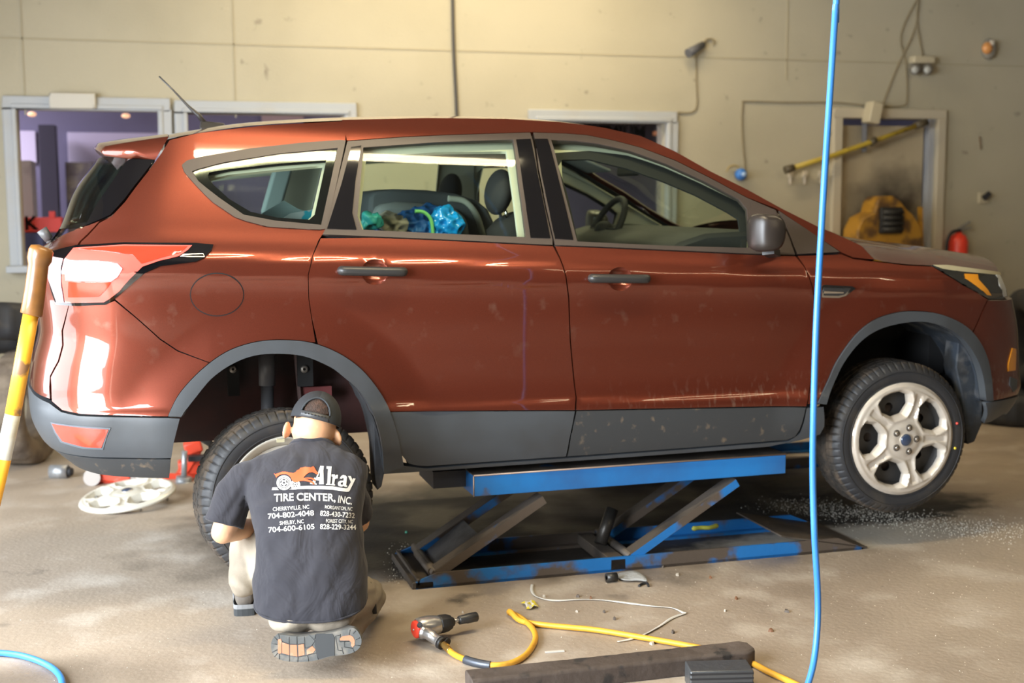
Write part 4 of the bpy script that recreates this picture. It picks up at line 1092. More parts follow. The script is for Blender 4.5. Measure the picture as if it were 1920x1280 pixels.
b_ = MB(); b_.box(Mr @ Vector((-.03, .002, .232)), (.03, .012, .012)); b_.build('balance_weight', mat('weight', (.6, .58, .4), .4, .5), rwheel)
b_ = MB(); b_.lathe([(0, .075), (.165, .075), (.165, .10), (0, .10)], (0, 0, 0), (0, 1, 0), 48); b_.v = [Mf @ v for v in b_.v]; b_.build('brake_disc', mat('disc_rust', (.06, .045, .038), .6, .3), car)
# far front wheel
Mff = Matrix.Translation((fwp.x, 1.84-.015, fwp.z)) @ Matrix.Rotation(R(180), 4, 'Z')
ff = tyre(Mff, car); steel_rim(Mff @ Matrix.Translation((0, .012, 0)), ff, STEEL)

# --- wheel wells, underside, suspension -----------------------------------
LINER = mat('wheel_liner', (.028, .030, .034), .75, var=[((.075, .075, .075), 6, .5, .7)], bump=(25, .4, .01))
LINERD = mat('muddy_liner', (.022, .030, .042), .75, var=[((.10, .10, .10), 9, .52, .68), ((.01, .01, .01), 4, .5, .6)], bump=(25, .4, .01))
def well(pts, ydepth, mt, name, grow=0.0):
    E = [Sp(x, y, -.03) for x, y in catmull(pts, 3)]
    E = [Vector((e.x, max(e.y, .02), e.z)) for e in E]
    n = 6; V = []
    for e in E:
        for k in range(n+1): V.append(Vector((e.x, e.y+(ydepth-e.y)*k/n, e.z+.01*k/n)))
    F = [(i*(n+1)+k, (i+1)*(n+1)+k, (i+1)*(n+1)+k+1, i*(n+1)+k+1) for i in range(len(E)-1) for k in range(n)]
    b_ = MB(); b_.add(V, F); return b_.build(name, mt, car)
well(arch_r_in[24::4] , .34, LINER, 'wheel_liner')
well(arch_r_in[:28:4], .50, mat('well_black', (.01, .01, .01), .8), 'wheel_liner')
well(arch_f_in[::4]+arch_f_in[-1:], .45, LINERD, 'wheel_liner')
e1 = [(1842, 740), (1848, 760), (1845, 792), (1832, 830), (1817, 834)]
b_ = MB(); q = [aty(x, y, .05) for x, y in [(1800, 640), (1826, 667), (1841, 705), (1846, 751), (1845, 793), (1830, 829), (1817, 834), (1812, 800), (1806, 740), (1795, 690)]]
b_.prism([(v.x, v.z) for v in q], (0, .06, 0), (1, 0, 0), (0, 0, 1), -.10); b_.build('mud_guard', LINERD, car, bevel=.006)
b_ = MB(); q = [aty(x, y, .05) for x, y in [(702, 780), (716, 800), (722, 850), (723, 890), (718, 915), (710, 922), (706, 900), (704, 850)]]
b_.prism([(v.x, v.z) for v in q], (0, .08, 0), (1, 0, 0), (0, 0, 1), -.12); b_.build('mud_guard', LINER, car, bevel=.004)
# inner wall of rear well, painted and dirty
WELLP = mat('well_paint', (.055, .016, .014), .6, var=[((.02, .012, .012), 3, .4, .6)])
b_ = MB(); b_.box((.0, .56, .88), (1.05, .05, .62)); b_.build('inner_wing', WELLP, car)
b_ = MB(); b_.box((2.68, .56, .92), (1.0, .05, .60)); b_.build('inner_wing', mat('well_black', (.01, .01, .01), .8), car)
gx = lambda px, py, Y: aty(px, py, Y)
b_ = MB(); p0 = gx(500, 655, .38); p1 = gx(501, 722, .38); p2 = gx(501, 790, .38)
b_.cyl(p0, p1, .034, .034, 20); b_.cyl(p1, p2+Vector((0, 0, -.15)), .026, .026, 20); b_.build('shock_absorber', mat('shock_grey', (.09, .09, .095), .4), car)
for (x0, x1, y0, y1, Y, m_) in ((425, 449, 655, 740, .45, 'well_black'), (556, 586, 655, 722, .40, 'well_black')):
    b_ = MB(); a_ = gx(x0, y0, Y); c_ = gx(x1, y1, Y); b_.box(((a_.x+c_.x)/2, Y, (a_.z+c_.z)/2), (c_.x-a_.x, .05, a_.z-c_.z)); br = b_.build('bracket', MATS[m_], car)
    b_ = MB(); q = gx((x0+x1)/2, y0+37, Y-.035); b_.lathe([(.006, 0), (.016, 0), (.016, .012), (.006, .012)], q, (0, 1, 0), 16); b_.build('bolt', mat('bolt_zinc', (.25, .23, .2), .4, .7), br)
b_ = MB(); b_.beam(gx(552, 650, .42), gx(562, 750, .42), .03, .012); b_.build('seam_flange', mat('flange', (.10, .06, .055), .5), car)
b_ = MB(); a_ = gx(590, 735, .44); b_.box(a_, (.14, .03, .05)); b_.build('bracket', mat('rail_paint', (.16, .04, .04), .4), car)
b_ = MB(); b_.cyl(gx(373, 805, .7), gx(395, 800, .7), .05, .05, 20); b_.beam(gx(365, 812, .75), gx(395, 830, .75), .06, .03); b_.build('brake_caliper', mat('caliper', (.10, .10, .10), .4, .5), car, bevel=.006)
# chassis
CH = mat('chassis_black', (.010, .010, .011), .85)
b_ = MB(); b_.box((1.32, .92, .60), (1.55, 1.60, .16)); b_.box((0, .92, .74), (1.5, .66, .22)); b_.box((2.75, .92, .78), (1.25, .66, .34))
b_.box((1.3, .92, .80), (1.4, 1.66, .10)); b_.box((-.72, .92, .72), (.3, 1.2, .20))
b_.box((-.66, .92, 1.02), (.06, 1.3, .7)); b_.box((3.05, .92, 1.0), (.08, 1.3, .5))
b_.build('chassis', CH, car)
# --- cabin ---------------------------------------------------------------
b_ = MB(); b_.box((1.45, .92, .92), (1.75, 1.56, .12)); b_.box((-.12, .92, 1.16), (1.35, 1.56, .08)); b_.build('cabin_floor', INTBLK, car)
loft('headlining', [Vector((e.x, e.y+.04, e.z-.035)) for e in re_], .02, 0., HEADLIN, car, pw=2.6)
SEAT = mat('seat_cloth', (.02, .019, .02), .85, bump=(300, .2, .002))
def seat(x, y, par=car, hr=True):
    b_ = MB(); b_.ball((x-.02, y, 1.19), (.26, .25, .10)); b_.tube([(x-.24, y, 1.17), (x-.29, y, 1.32), (x-.335, y, 1.47), (x-.35, y, 1.50)], [.11, .13, .10, .05], 16)
    for dz in ((-.16), (.16)):
        b_.tube([(x-.24, y+dz, 1.17), (x-.29, y+dz, 1.34), (x-.33, y+dz*.8, 1.43)], [.08, .08, .04], 12)
    s_ = b_.build('seat', SEAT, par)
    if hr:
        q = MB(); q.ball((x-.375, y, 1.605), (.055, .125, .10), Matrix.Rotation(R(10), 3, 'Y')); q.build('headrest', SEAT, s_)
        q = MB(); q.cyl((x-.345, y-.05, 1.46), (x-.365, y-.05, 1.56), .007); q.cyl((x-.345, y+.05, 1.46), (x-.365, y+.05, 1.56), .007); q.build('headrest_post', CHROME, s_)
    return s_
hrp = aty(935, 365, .46)
seat(hrp.x+.375, .46); hr2 = aty(850, 345, 1.36); seat(hrp.x+.375, 1.38)
# rear bench
b_ = MB(); b_.tube([(.30, .35, 1.22), (.22, .35, 1.42)], .09); b_.box((.22, .92, 1.25), (.14, 1.3, .36), Euler((0, R(-14), 0)).to_matrix()); b_.box((.48, .92, 1.08), (.5, 1.3, .16)); b_.build('rear_bench', SEAT, car, bevel=.03)
# dash, wheel
b_ = MB(); dsh = [(1.62, 1.0), (1.60, 1.30), (1.66, 1.385), (1.80, 1.425), (2.05, 1.435), (2.34, 1.41), (2.34, 1.0)]
b_.prism([(x, z) for x, z in dsh], (0, 1.72, 0), (1, 0, 0), (0, 0, 1), 1.6); b_.build('dashboard', INTBLK, car, bevel=.02)
b_ = MB(); sw = Vector(aty(1133, 432, 1.35)); n_ = Vector((-.88, 0, .48)); a_ = Vector((0, 1, 0)); c_ = n_.cross(a_)
pts = [sw+(a_*math.cos(t*math.pi/16)+c_*math.sin(t*math.pi/16))*.185 for t in range(33)]
b_.tube(pts, .017, 10); b_.beam(sw-a_*.18, sw+a_*.18, .03, .03); b_.ball(sw, (.05, .07, .05)); b_.cyl(sw, sw-n_*.25, .03); b_.build('steering_wheel', INTBLK, car)
b_ = MB(); q0 = aty(1052, 290, .78); b_.box(aty(1092, 308, 1.45), (.20, .36, .015), Euler((0, R(22), 0)).to_matrix()); b_.build('sun_visor', mat('visor_grey', (.25, .27, .28), .8), car, bevel=.01)
b_ = MB(); b_.box(aty(1178, 318, .92), (.03, .24, .06), Euler((0, R(8), 0)).to_matrix()); b_.build('interior_mirror', INTBLK, car, bevel=.01)
# --- things on the rear seat ----------------------------------------------
t = thing('child_seat', 'grey rounded infant seat standing inside the rear window of the car', 'child seat', tuple(aty(780, 470, .85)))
def shell(pts, Y, w_, r_, mt, name, par):
    b_ = MB(); P = [aty(x, y, Y) for x, y in catmull(pts, 5)]
    b_.tube(P, r_, 12); return b_.build(name, mt, par)
GREY1 = mat('grey_cloth', (.11, .12, .13), .8, bump=(150, .2, .003)); GREY2 = mat('grey_cloth_light', (.26, .28, .28), .8, bump=(60, .3, .006))
P = [aty(x, y, .95) for x, y in [(676, 372), (685, 359), (720, 355), (780, 357), (830, 363), (870, 376), (890, 392), (903, 420), (912, 470), (670, 470)]]
b_ = MB(); b_.prism([(v.x, v.z) for v in P], (0, 1.15, 0), (1, 0, 0), (0, 0, 1), .45); b_.build('seat_shell', GREY1, t, bevel=.04)
P = [aty(x, y, .70) for x, y in [(700, 385), (740, 378), (800, 382), (850, 392), (872, 410), (880, 470), (690, 470)]]
b_ = MB(); b_.prism([(v.x, v.z) for v in P], (0, .75, 0), (1, 0, 0), (0, 0, 1), .12); b_.build('seat_liner', GREY2, t, bevel=.03)
b_ = MB(); b_.tube([aty(x, y, .66) for x, y in catmull([(840, 372), (868, 376), (885, 390), (897, 412), (906, 445)], 5)], .014, 10); b_.build('seat_piping', mat('piping_pale', (.50, .52, .44), .7), t)
def blob(name, pts, Y, rad, mt, label, cat, seed=1, amp=.035):
    rnd = random.Random(seed); b_ = MB()
    for x, y, r_ in pts: b_.ball(aty(x, y, Y+rnd.uniform(-.03, .03)), r_, seg=12, rings=8)
    me = fuse(b_, .006, 1)
    o = link(name, me, None, mt); tex = bpy.data.textures.new('c', 'VORONOI'); tex.noise_scale = .035
    d = o.modifiers.new('d', 'DISPLACE'); d.texture = tex; d.strength = amp; d.texture_coords = 'GLOBAL'
    if label: tag(o, label, cat)
    return o
blob('plastic_bag', [(765, 420, .06), (788, 412, .06), (745, 432, .055), (715, 438, .05), (805, 404, .05), (790, 435, .06)], .55, 0, mat('bag_blue_matte', (.02, .14, .42), .5), 'dull blue crumpled bag lying on the rear seat of the car', 'bag', 3)
blob('plastic_bag', [(832, 410, .055), (845, 422, .06), (825, 428, .055)], .45, 0, mat('bag_cyan', (.01, .28, .70), .2, coat=.5), 'shiny bright blue plastic bag at the right of the rear seat pile', 'bag', 4)
blob('plastic_bag', [(695, 411, .035), (704, 414, .035), (688, 420, .03)], .42, 0, mat('bag_teal', (.05, .42, .42), .35), 'small teal wrapper in the corner of the rear door window', 'wrapper', 5)
blob('paper_bag', [(730, 416, .045), (745, 422, .04)], .48, 0, mat('paper_cream', (.5, .45, .36), .6), 'crumpled cream paper between the teal and blue bags', 'paper', 6)
b_ = MB(); b_.tube([aty(x, y, .40) for x, y in catmull([(778, 396), (795, 398), (808, 412), (812, 440)], 5)], .008, 8)
tag(b_.build('green_strap', mat('strap_green', (.18, .55, .16), .5)), 'thin bright green strap curving over the blue bag', 'strap')
pq = [aty(x, y, .5) for x, y in [(488, 402), (533, 376), (560, 392), (588, 400), (582, 412), (500, 412)]]
b_ = MB(); b_.prism([(v.x, v.z) for v in pq], (0, .5, 0), (1, 0, 0), (0, 0, 1), -.03); tag(b_.build('folded_paper', mat('paper_bluegrey', (.28, .38, .40), .6)), 'blue grey folded paper standing in the quarter window of the car', 'paper')
pq = [aty(x, y, .45) for x, y in [(545, 400), (590, 392), (588, 411), (530, 410)]]
b_ = MB(); b_.prism([(v.x, v.z) for v in pq], (0, .45, 0), (1, 0, 0), (0, 0, 1), -.02); tag(b_.build('magazine', mat('magazine', (.45, .52, .55), .4, var=[((.02, .35, .5), 16, .5, .55)])), 'white and teal magazine in front of the folded paper', 'magazine')
# resting surfaces for them
b_ = MB(); b_.box((-.25, .92, 1.33), (.9, 1.4, .02)); b_.build('load_cover', INTBLK, car)
# B and C pillars inside at the far side show as the lining; light D-pillar post
b_ = MB(); b_.beam(aty(505, 405, 1.55), aty(535, 300, 1.45), .09, .05, (1, 0, 0)); b_.build('pillar_post', mat('pillar_pale', (.42, .50, .48), .7), car, bevel=.015)
# ------------------------------------------------------------------ scissor lift
BLUE = mat('lift_blue', (.012, .16, .45), .45, var=[((.10, .075, .055), 6, .66, .70, 10), ((.02, .10, .28), 3, .4, .7)], bump=(60, .2, .003), coat=.1)
BLUEW = mat('lift_blue_worn', (.012, .14, .40), .5, var=[((.085, .065, .05), 5, .44, .52, 10)], bump=(60, .3, .004))
BROWN = mat('dirty_steel', (.105, .085, .068), .55, .3, var=[((.05, .042, .036), 7, .45, .65), ((.02, .09, .22), 6, .66, .70)], bump=(60, .3, .004))
PLATEM = mat('flap_steel', (.085, .082, .08), .5, .35, var=[((.04, .038, .036), 9, .45, .65, 10)], bump=(80, .3, .003))
EDGE = mat('bare_edge', (.42, .30, .22), .5, .5)
L0 = atz(780, 1105); YL = L0.y
def build_lift(label):
    t = thing('scissor_lift', label, 'car lift', (1.4, YL+.3, 0), 'blue scissor lifts under the car')
    xe = atz(1630, 1037).x; W_ = .45
    # platform
    A = aty(888, 893, YL); B = aty(1474, 852, YL); C_ = aty(888, 931, YL)
    zt = (A.z+B.z)/2; th = A.z-C_.z
    b_ = MB(); b_.hexa([(A.x, YL, A.z-th), (B.x, YL, B.z-th-.0), (B.x, YL+W_, B.z-th), (A.x, YL+W_, A.z-th), (A.x, YL, A.z), (B.x, YL, B.z), (B.x, YL+W_, B.z), (A.x, YL+W_, A.z)])
    pf = b_.build('platform', BLUE, t, bevel=.003)
    b_ = MB(); b_.hexa([(A.x, YL+.002, A.z+.0005), (B.x, YL+.002, B.z+.0005), (B.x, YL+W_-.002, B.z+.0005), (A.x, YL+W_-.002, A.z+.0005), (A.x, YL+.002, A.z+.005), (B.x, YL+.002, B.z+.005), (B.x, YL+W_-.002, B.z+.005), (A.x, YL+W_-.002, A.z+.005)])
    b_.build('platform_deck', BROWN, pf)
    b_ = MB(); b_.tube([(A.x, YL, A.z+.003), (B.x, YL, B.z+.003)], .004, 6); b_.tube([(A.x, YL, A.z-th), (A.x, YL, A.z)], .003, 6); b_.build('worn_edge', EDGE, pf)
    b_ = MB(); b_.box((A.x-.02, YL+.27, A.z-.035), (.24, .28, .07)); b_.build('rubber_pad', mat('black_rubber', (.02, .02, .022), .6), t)
    # arms
    for (l, u) in (((815, 1078), (1016, 928)), ((1180, 1049), (1376, 897))):
        P = aty(*l, YL+.05); Q = aty(*u, YL+.05)
        P.z = max(P.z, .05)
        for dy in (0, W_-.12):
            b_ = MB(); b_.beam(P+Vector((0, dy, 0)), Q+Vector((0, dy, -.01)), .075, .038, (0, 1, 0)); b_.cur = 1
            b_.beam(P+Vector((0, dy-.0385, 0)), Q+Vector((0, dy-.0385, -.01)), .002, .034, (0, 1, 0)); b_.build('lift_arm', [BROWN, BLUEW], t)
        b_ = MB(); b_.cyl(P+Vector((0, -.03, 0)), P+Vector((0, W_-.05, 0)), .02); b_.build('pivot_shaft', BROWN, t)
    # base frame
    x0 = L0.x; zb = .062
    b_ = MB()
    for y in (YL, YL+W_):
        s = 1 if y == YL else -1
        n_ = [(x0, 0), (xe, 0), (xe, .012), (xe-.12, zb), (x0+.09, zb), (x0, .030)]
        b_.prism(n_, (0, y, 0), (1, 0, 0), (0, 0, 1), -.012*s)
        b_.box(((x0+xe)/2, y+.025*s, .006), (xe-x0, .05, .012))
    b_.build('base_rail', BLUEW, t)
    b_ = MB(); b_.box((x0+.03, YL+W_/2, .015), (.09, W_, .03)); b_.box((x0+.012, YL+W_/2, .028), (.014, W_, .03)); b_.build('end_plate', BROWN, t, bevel=.003)
    xm = aty(1180, 1060, YL).x
    b_ = MB(); b_.box((xm-.05, YL+W_/2, .03), (.07, W_, .05)); b_.build('cross_member', BROWN, t, bevel=.003)
    b_ = MB(); b_.cyl((xm-.05, YL+W_/2, .06), (x0+.95, YL+W_/2+.05, .20), .028); b_.build('hydraulic_cylinder', mat('cylinder_dark', (.04, .035, .03), .4, .5), t)
    # right ramp
    b_ = MB(); R0 = atz(1500, 1005, .10)
    xr = xe-.40
    b_.hexa([(xr, YL-.0, .088), (xe+.03, YL-.0, .004), (xe+.03, YL+W_, .004), (xr, YL+W_, .088), (xr, YL, .095), (xe+.03, YL, .010), (xe+.03, YL+W_, .010), (xr, YL+W_, .095)])
    b_.build('approach_ramp', BROWN, t)
    # rest flap leaning at the left end
    h0 = Vector((x0+.10, YL+.06, .05)); top = aty(899, 1004, YL+.06); d_ = (top-h0)
    b_ = MB(); b_.hexa([h0, h0+Vector((.02, 0, -.015)), h0+Vector((.02, .29, -.015)), h0+Vector((0, .29, 0)), top, top+Vector((.02, 0, -.02)), top+Vector((.02, .29, -.02)), top+Vector((0, .29, 0))])
    b_.build('rest_flap', PLATEM, t)
    b_ = MB(); b_.cyl(h0+Vector((-.02, .0, 0)), h0+Vector((-.02, .29, 0)), .018); b_.build('flap_hinge', BROWN, t)
    return t
lift = build_lift('blue scissor lift nearest the camera holding the near sill of the car')
lift2 = copy_tree(lift); lift2.location = (1.30, YL+.3+1.84-2*YL-.45, 0)
lift2['label'] = 'second blue scissor lift in the dark under the far side of the car'

# ------------------------------------------------------------------ the kneeling mechanic
SKIN = mat('skin', (.66, .36, .19), .5, var=[((.72, .42, .26), 5, .4, .7)])
SKIN.node_tree.nodes['Principled BSDF'].inputs['Subsurface Weight'].default_value = .15
SKIN.node_tree.nodes['Principled BSDF'].inputs['Subsurface Radius'].default_value = (.02, .008, .004)
SHIRT = mat('navy_cotton', (.019, .0185, .025), .9, var=[((.026, .025, .032), 3, .4, .7)], sheen=.1)
nt = SHIRT.node_tree; tc = nt.nodes.new('ShaderNodeTexCoord'); mp = nt.nodes.new('ShaderNodeMapping'); mp.inputs['Scale'].default_value = (8, 4, 5); mp.inputs['Rotation'].default_value = (0, R(-28), 0)
nz = nt.nodes.new('ShaderNodeTexNoise'); nz.inputs['Scale'].default_value = 1; nz.inputs['Detail'].default_value = 3; nz.inputs['Distortion'].default_value = 1.2
bp = nt.nodes.new('ShaderNodeBump'); bp.inputs['Distance'].default_value = .045; bp.inputs['Strength'].default_value = .38
nt.links.new(tc.outputs['Object'], mp.inputs[0]); nt.links.new(mp.outputs[0], nz.inputs['Vector']); nt.links.new(nz.outputs[0], bp.inputs['Height']); nt.links.new(bp.outputs[0], nt.nodes['Principled BSDF'].inputs['Normal'])
PANTS = mat('khaki_cloth', (.32, .275, .21), .9, var=[((.23, .19, .145), 5, .45, .7)], bump=(300, .25, .003))
CAPM = mat('cap_black', (.016, .018, .022), .8, bump=(700, .5, .002))
man = thing('person', 'person kneeling at the rear wheel in dark printed t-shirt, khaki trousers and backwards black cap', 'person', tuple(atz(590, 1235)))
D = lambda x, y, d: atd(x, y, d)
head_c = D(592, 790, 4.67)
# --- body (one continuous surface)
b_ = MB()
def limb(b_, pts, seg=16):
    for (p, r) in pts: b_.ball(p, r, seg=16, rings=10)
    for (p, r), (q, s_) in zip(pts[:-1], pts[1:]): b_.cyl(p, q, r*.985, s_*.985, 16)
neck_b = D(588, 850, 4.665)
tilt = Matrix.Rotation(R(18), 3, 'X')
b_.ball(head_c+Vector((0, .01, .0)), (.078, .092, .098), tilt.transposed(), 28, 18)
b_.ball(D(588, 808, 4.67), (.080, .078, .06), None, 24, 14)
b_.ball(D(592, 815, 4.77), (.058, .07, .075), None)            # jaw, hidden side
limb(b_, [(D(587, 812, 4.67), .070), (neck_b, .066), (D(587, 895, 4.66), .07)])
# nose, brow, chin on the far (front) side
fdir = Vector((.12, .95, -.30)).normalized()
b_.ball(head_c+fdir*.098+Vector((0, 0, -.02)), (.014, .022, .022)); b_.ball(head_c+fdir*.075+Vector((0, 0, -.065)), (.03, .025, .02))
# ears
for s, cx_, cy_ in ((-1, 537, 806), (1, 632, 820)):
    e = D(cx_, cy_, 4.67); M_ = Matrix.Rotation(R(-12*s), 3, 'Y') @ Matrix.Rotation(R(35*s), 3, 'Z')
    b_.ball(e, (.010, .022, .034), M_); b_.ball(e+Vector((.004*s*-1, .01, -.012)), (.012, .014, .018), M_)
# torso
limb(b_, [(D(590, 905, 4.64), .075), (D(585, 1000, 4.56), .085), (D(582, 1090, 4.50), .09)])
# left arm (picture left): shoulder, elbow, wrist at the wheel
shL, elL, wrL = D(452, 905, 4.56), D(418, 997, 4.52), D(492, 985, 4.76)
shR, elR, wrR = D(650, 905, 4.62), D(672, 978, 4.78), D(625, 962, 4.84)
for sh, el, wr in ((shL, elL, wrL), (shR, elR, wrR)):
    limb(b_, [(D(560 if sh is shL else 620, 905, 4.62), .06), (sh, .056), (sh.lerp(el, .5), .050), (el, .042), (el.lerp(wr, .35), .041), (wr, .027)])
def hand(b_, wr, target, up, side):
    d = (target-wr).normalized(); n_ = Vector(up); n_ = (n_-d*n_.dot(d)).normalized(); s_ = d.cross(n_)*side
    palm = wr+d*.05
    M_ = Matrix((s_, d, n_)).transposed()
    b_.ball(palm, (.040, .052, .016), M_)
    b_.ball(wr+d*.02, (.028, .03, .02), M_)
    for i, (ln_, off) in enumerate(((.070, -.030), (.080, -.010), (.075, .011), (.058, .030))):
        p0 = palm+d*.040+s_*off; p1 = p0+d*ln_*.45-n_*.008; p2 = p1+d*ln_*.22-n_*ln_*.32; p3 = p2-d*ln_*.12-n_*ln_*.25
        limb(b_, [(p0, .0095), (p1, .0088), (p2, .008), (p3, .0072)])
    q0 = wr+d*.03-s_*.03; q1 = q0+d*.03-s_*.028-n_*.012; q2 = q1+d*.028-s_*.004-n_*.012
    limb(b_, [(q0, .013), (q1, .011), (q2, .009)])
hand(b_, wrL, D(548, 950, 4.86), (0, -.2, 1), 1)
hand(b_, wrR, D(560, 945, 4.88), (0, -.2, 1), -1)
# legs
hipL, kneeL, ankL = D(535, 1115, 4.45), D(470, 985, 4.80), D(456, 1098, 4.56)
hipR, kneeR, ankR = D(640, 1120, 4.45), D(684, 1112, 4.82), D(640, 1185, 4.40)
kneeR = Vector((kneeR.x, kneeR.y, .085)); ankR.z = .075
limb(b_, [(D(582, 1090, 4.46), .09), (hipL, .075), (hipL.lerp(kneeL, .5), .068), (kneeL, .055), (kneeL.lerp(ankL, .3), .055), (ankL, .038)])
limb(b_, [(D(582, 1090, 4.46), .09), (hipR, .075), (hipR.lerp(kneeR, .5), .068), (kneeR, .052), (kneeR.lerp(ankR, .3), .052), (ankR, .035)])
me = fuse(b_, .0055, 2)
body = link('body', me, man, SKIN)
sdir = fdir.cross(Vector((0, 0, 1))).normalized()
for s_ in (-1, 1):
    b_ = MB(); b_.ball(head_c+fdir*.082+sdir*.030*s_+Vector((0, 0, .002)), .0125, None, 14, 10); b_.build('eye', mat('eye_white', (.7, .68, .65), .2), body)
    b_ = MB(); b_.ball(head_c+fdir*.080+sdir*.030*s_+Vector((0, 0, .024)), (.016, .008, .004)); b_.build('eyebrow', mat('dark_hair', (.035, .018, .012), .7, var=[((.09, .045, .03), 60, .5, .7)], bump=(300, 1, .004)), body)
b_ = MB(); b_.ball(head_c+fdir*.094+Vector((0, 0, -.052)), (.022, .008, .006)); b_.build('lips', mat('lips', (.5, .2, .15), .5), body)
# hair seen through the cap opening
b_ = MB(); b_.ball(head_c+Vector((.002, -.002, .012)), (.0815, .094, .096), tilt.transposed(), 40, 30)
keepf = []
hc = MB()
V = b_.v
for f in b_.f:
    c = sum((V[i] for i in f), Vector())/len(f)-head_c
    if c.z > .022 - .15*c.y: keepf.append(f)
hc.v = V; hc.f = keepf; hc.mi = [0]*len(keepf); hc.sm = [True]*len(keepf)
hc.build('hair', mat('dark_hair', (.035, .018, .012), .7, var=[((.09, .045, .03), 60, .5, .7)], bump=(300, 1, .004)), man)
# cap: shell with a rear opening
axu = (UP*.86-FWD*.50).normalized()     # crown direction (head bowed forward)
axu = Vector((.05, .28, .955)).normalized()
axb = Vector((-.16, -.95, .30)); axb = (axb-axu*axb.dot(axu)).normalized()   # back of the head
axs = axb.cross(axu).normalized()
rollM = Matrix.Rotation(R(-14), 3, axb)
axu = rollM @ axu; axs = rollM @ axs
cc = head_c+Vector((.0, .0, .004))
def cap_pt(az, el, k=1.0):
    r = Vector((math.cos(el)*math.sin(az)*.089*k, math.cos(el)*math.cos(az)*.104*k, math.sin(el)*.106*k))
    return cc + axs*r.x + axb*r.y + axu*r.z
NA, NE = 72, 22
b_ = MB(); V = []; 
for i in range(NE+1):
    for k in range(NA):
        az = 2*math.pi*k/NA-math.pi; el0 = R(-4); el = el0+(R(90)-el0)*i/NE
        V.append(cap_pt(az, el))
F = []; FM = []
op = lambda az, el: (az/R(33))**2+((el-R(10))/R(34))**2 < 1 and el > R(8)
for i in range(NE):
    for k in range(NA):
        az = 2*math.pi*(k+.5)/NA-math.pi; el = R(-4)+R(94)*(i+.5)/NE
        if op(az, el): continue
        F.append((i*NA+k, i*NA+(k+1) % NA, (i+1)*NA+(k+1) % NA, (i+1)*NA+k)); FM.append(1 if az > R(0) and az < R(160) else 0)
b_.v = V; b_.f = F; b_.mi = FM; b_.sm = [True]*len(F)
cap = b_.build('cap', [mat('cap_cloth', (.030, .036, .042), .8, bump=(600, .4, .002)), CAPM], man, fixn=True)
so = cap.modifiers.new('s', 'SOLIDIFY'); so.thickness = .003; so.offset = 1
# binding round the opening, strap and button
b_ = MB(); pts = []
for k in range(25):
    a = math.pi*k/24; pts.append(cap_pt(R(35)*math.cos(a), R(9)+R(34)*math.sin(a), 1.02))
b_.tube(pts, .0035, 8); b_.build('cap_binding', MATS['cap_cloth'], cap)
b_ = MB(); P = []
for k in range(17):
    az = R(-36)+R(72)*k/16
    for el in (R(-3), R(8.5)): P.append(cap_pt(az, el, 1.035))
b_.add(P, [(2*i, 2*i+2, 2*i+3, 2*i+1) for i in range(16)]); st = b_.build('cap_strap', mat('strap_plastic', (.05, .052, .056), .4), cap)
so = st.modifiers.new('s', 'SOLIDIFY'); so.thickness = .003
b_ = MB()
for k in range(7): b_.ball(cap_pt(R(-22)+R(44)*k/6, R(3.4), 1.06), .0024, None, 8, 6)
b_.build('strap_pins', CAPM, st)
b_ = MB(); P = []
for i in range(5):
    for k in range(17):
        a = R(-58)+R(116)*k/16; rr = 1.0+.62*i/4*math.cos(a*.75)
        p = cc - axb*(.100*math.cos(a)*rr) + axs*(.088*math.sin(a)*(1+.06*i)) - axu*(.006+.014*i+.010*(abs(a)/1.0)**2)
        P.append(p)
b_.add(P, [(i*17+k, i*17+k+1, (i+1)*17+k+1, (i+1)*17+k) for i in range(4) for k in range(16)]); br = b_.build('cap_brim', CAPM, cap)
so = br.modifiers.new('s', 'SOLIDIFY'); so.thickness = .004
# --- shirt
b_ = MB()
def ring(cx, cy, d, hw, hd, lean, n=40, ex=2.4):
    C_ = D(cx, cy, d); w_ = hw/2400*d; rgt = RT.copy(); rgt.z = 0; rgt.normalize()
    fw = Vector((math.sin(TH), math.cos(TH), 0)); a = R(lean)
    bk = -fw*math.cos(a)-Vector((0, 0, 1))*math.sin(a)   # lean < 0: back bent forward
    out = []
    for k in range(n):
        t = 2*math.pi*k/n; c, s = math.cos(t), math.sin(t)
        out.append(C_+rgt*w_*math.copysign(abs(c)**(2/ex), c)+bk*hd*math.copysign(abs(s)**(2/ex), s))
    return out
rings = [ring(583, 1126, 4.41, 105, .140, 15), ring(583, 1105, 4.42, 107, .148, 13), ring(583, 1070, 4.44, 106, .155, 8), ring(583, 1025, 4.46, 99, .155, 2), ring(578, 985, 4.49, 100, .150, -4),
         ring(575, 945, 4.52, 105, .140, -10), ring(573, 912, 4.55, 114, .125, -18), ring(573, 890, 4.58, 118, .108, -26), ring(574, 874, 4.60, 115, .095, -31), ring(578, 863, 4.615, 100, .083, -34), ring(582, 854, 4.63, 78, .074, -36), ring(585, 846, 4.64, 57, .066, -38), ring(586, 839, 4.645, 44, .060, -40)]
n = 40; V = [p for r_ in rings for p in r_]
F = [(i*n+k, i*n+(k+1) % n, (i+1)*n+(k+1) % n, (i+1)*n+k) for i in range(len(rings)-1) for k in range(n)]+[tuple(range(n))[::-1], tuple((len(rings)-1)*n+k for k in range(n))]
b_.add(V, F)
def sleeve(pts):
    limb(b_, pts[:-1])
    (p, r), (q, s_) = pts[-2:]
    b_.cyl(p, q, r*.99, s_, 24)
sleeve([(D(500, 900, 4.57), .070), (D(462, 900, 4.56), .070), (D(440, 925, 4.55), .069), (D(430, 950, 4.54), .068), (D(420, 982, 4.53), .071)])
sleeve([(D(635, 898, 4.60), .064), (D(650, 906, 4.61), .062), (D(662, 935, 4.67), .062), (D(668, 962, 4.75), .064)])
me = fuse(b_, .0065, 4)
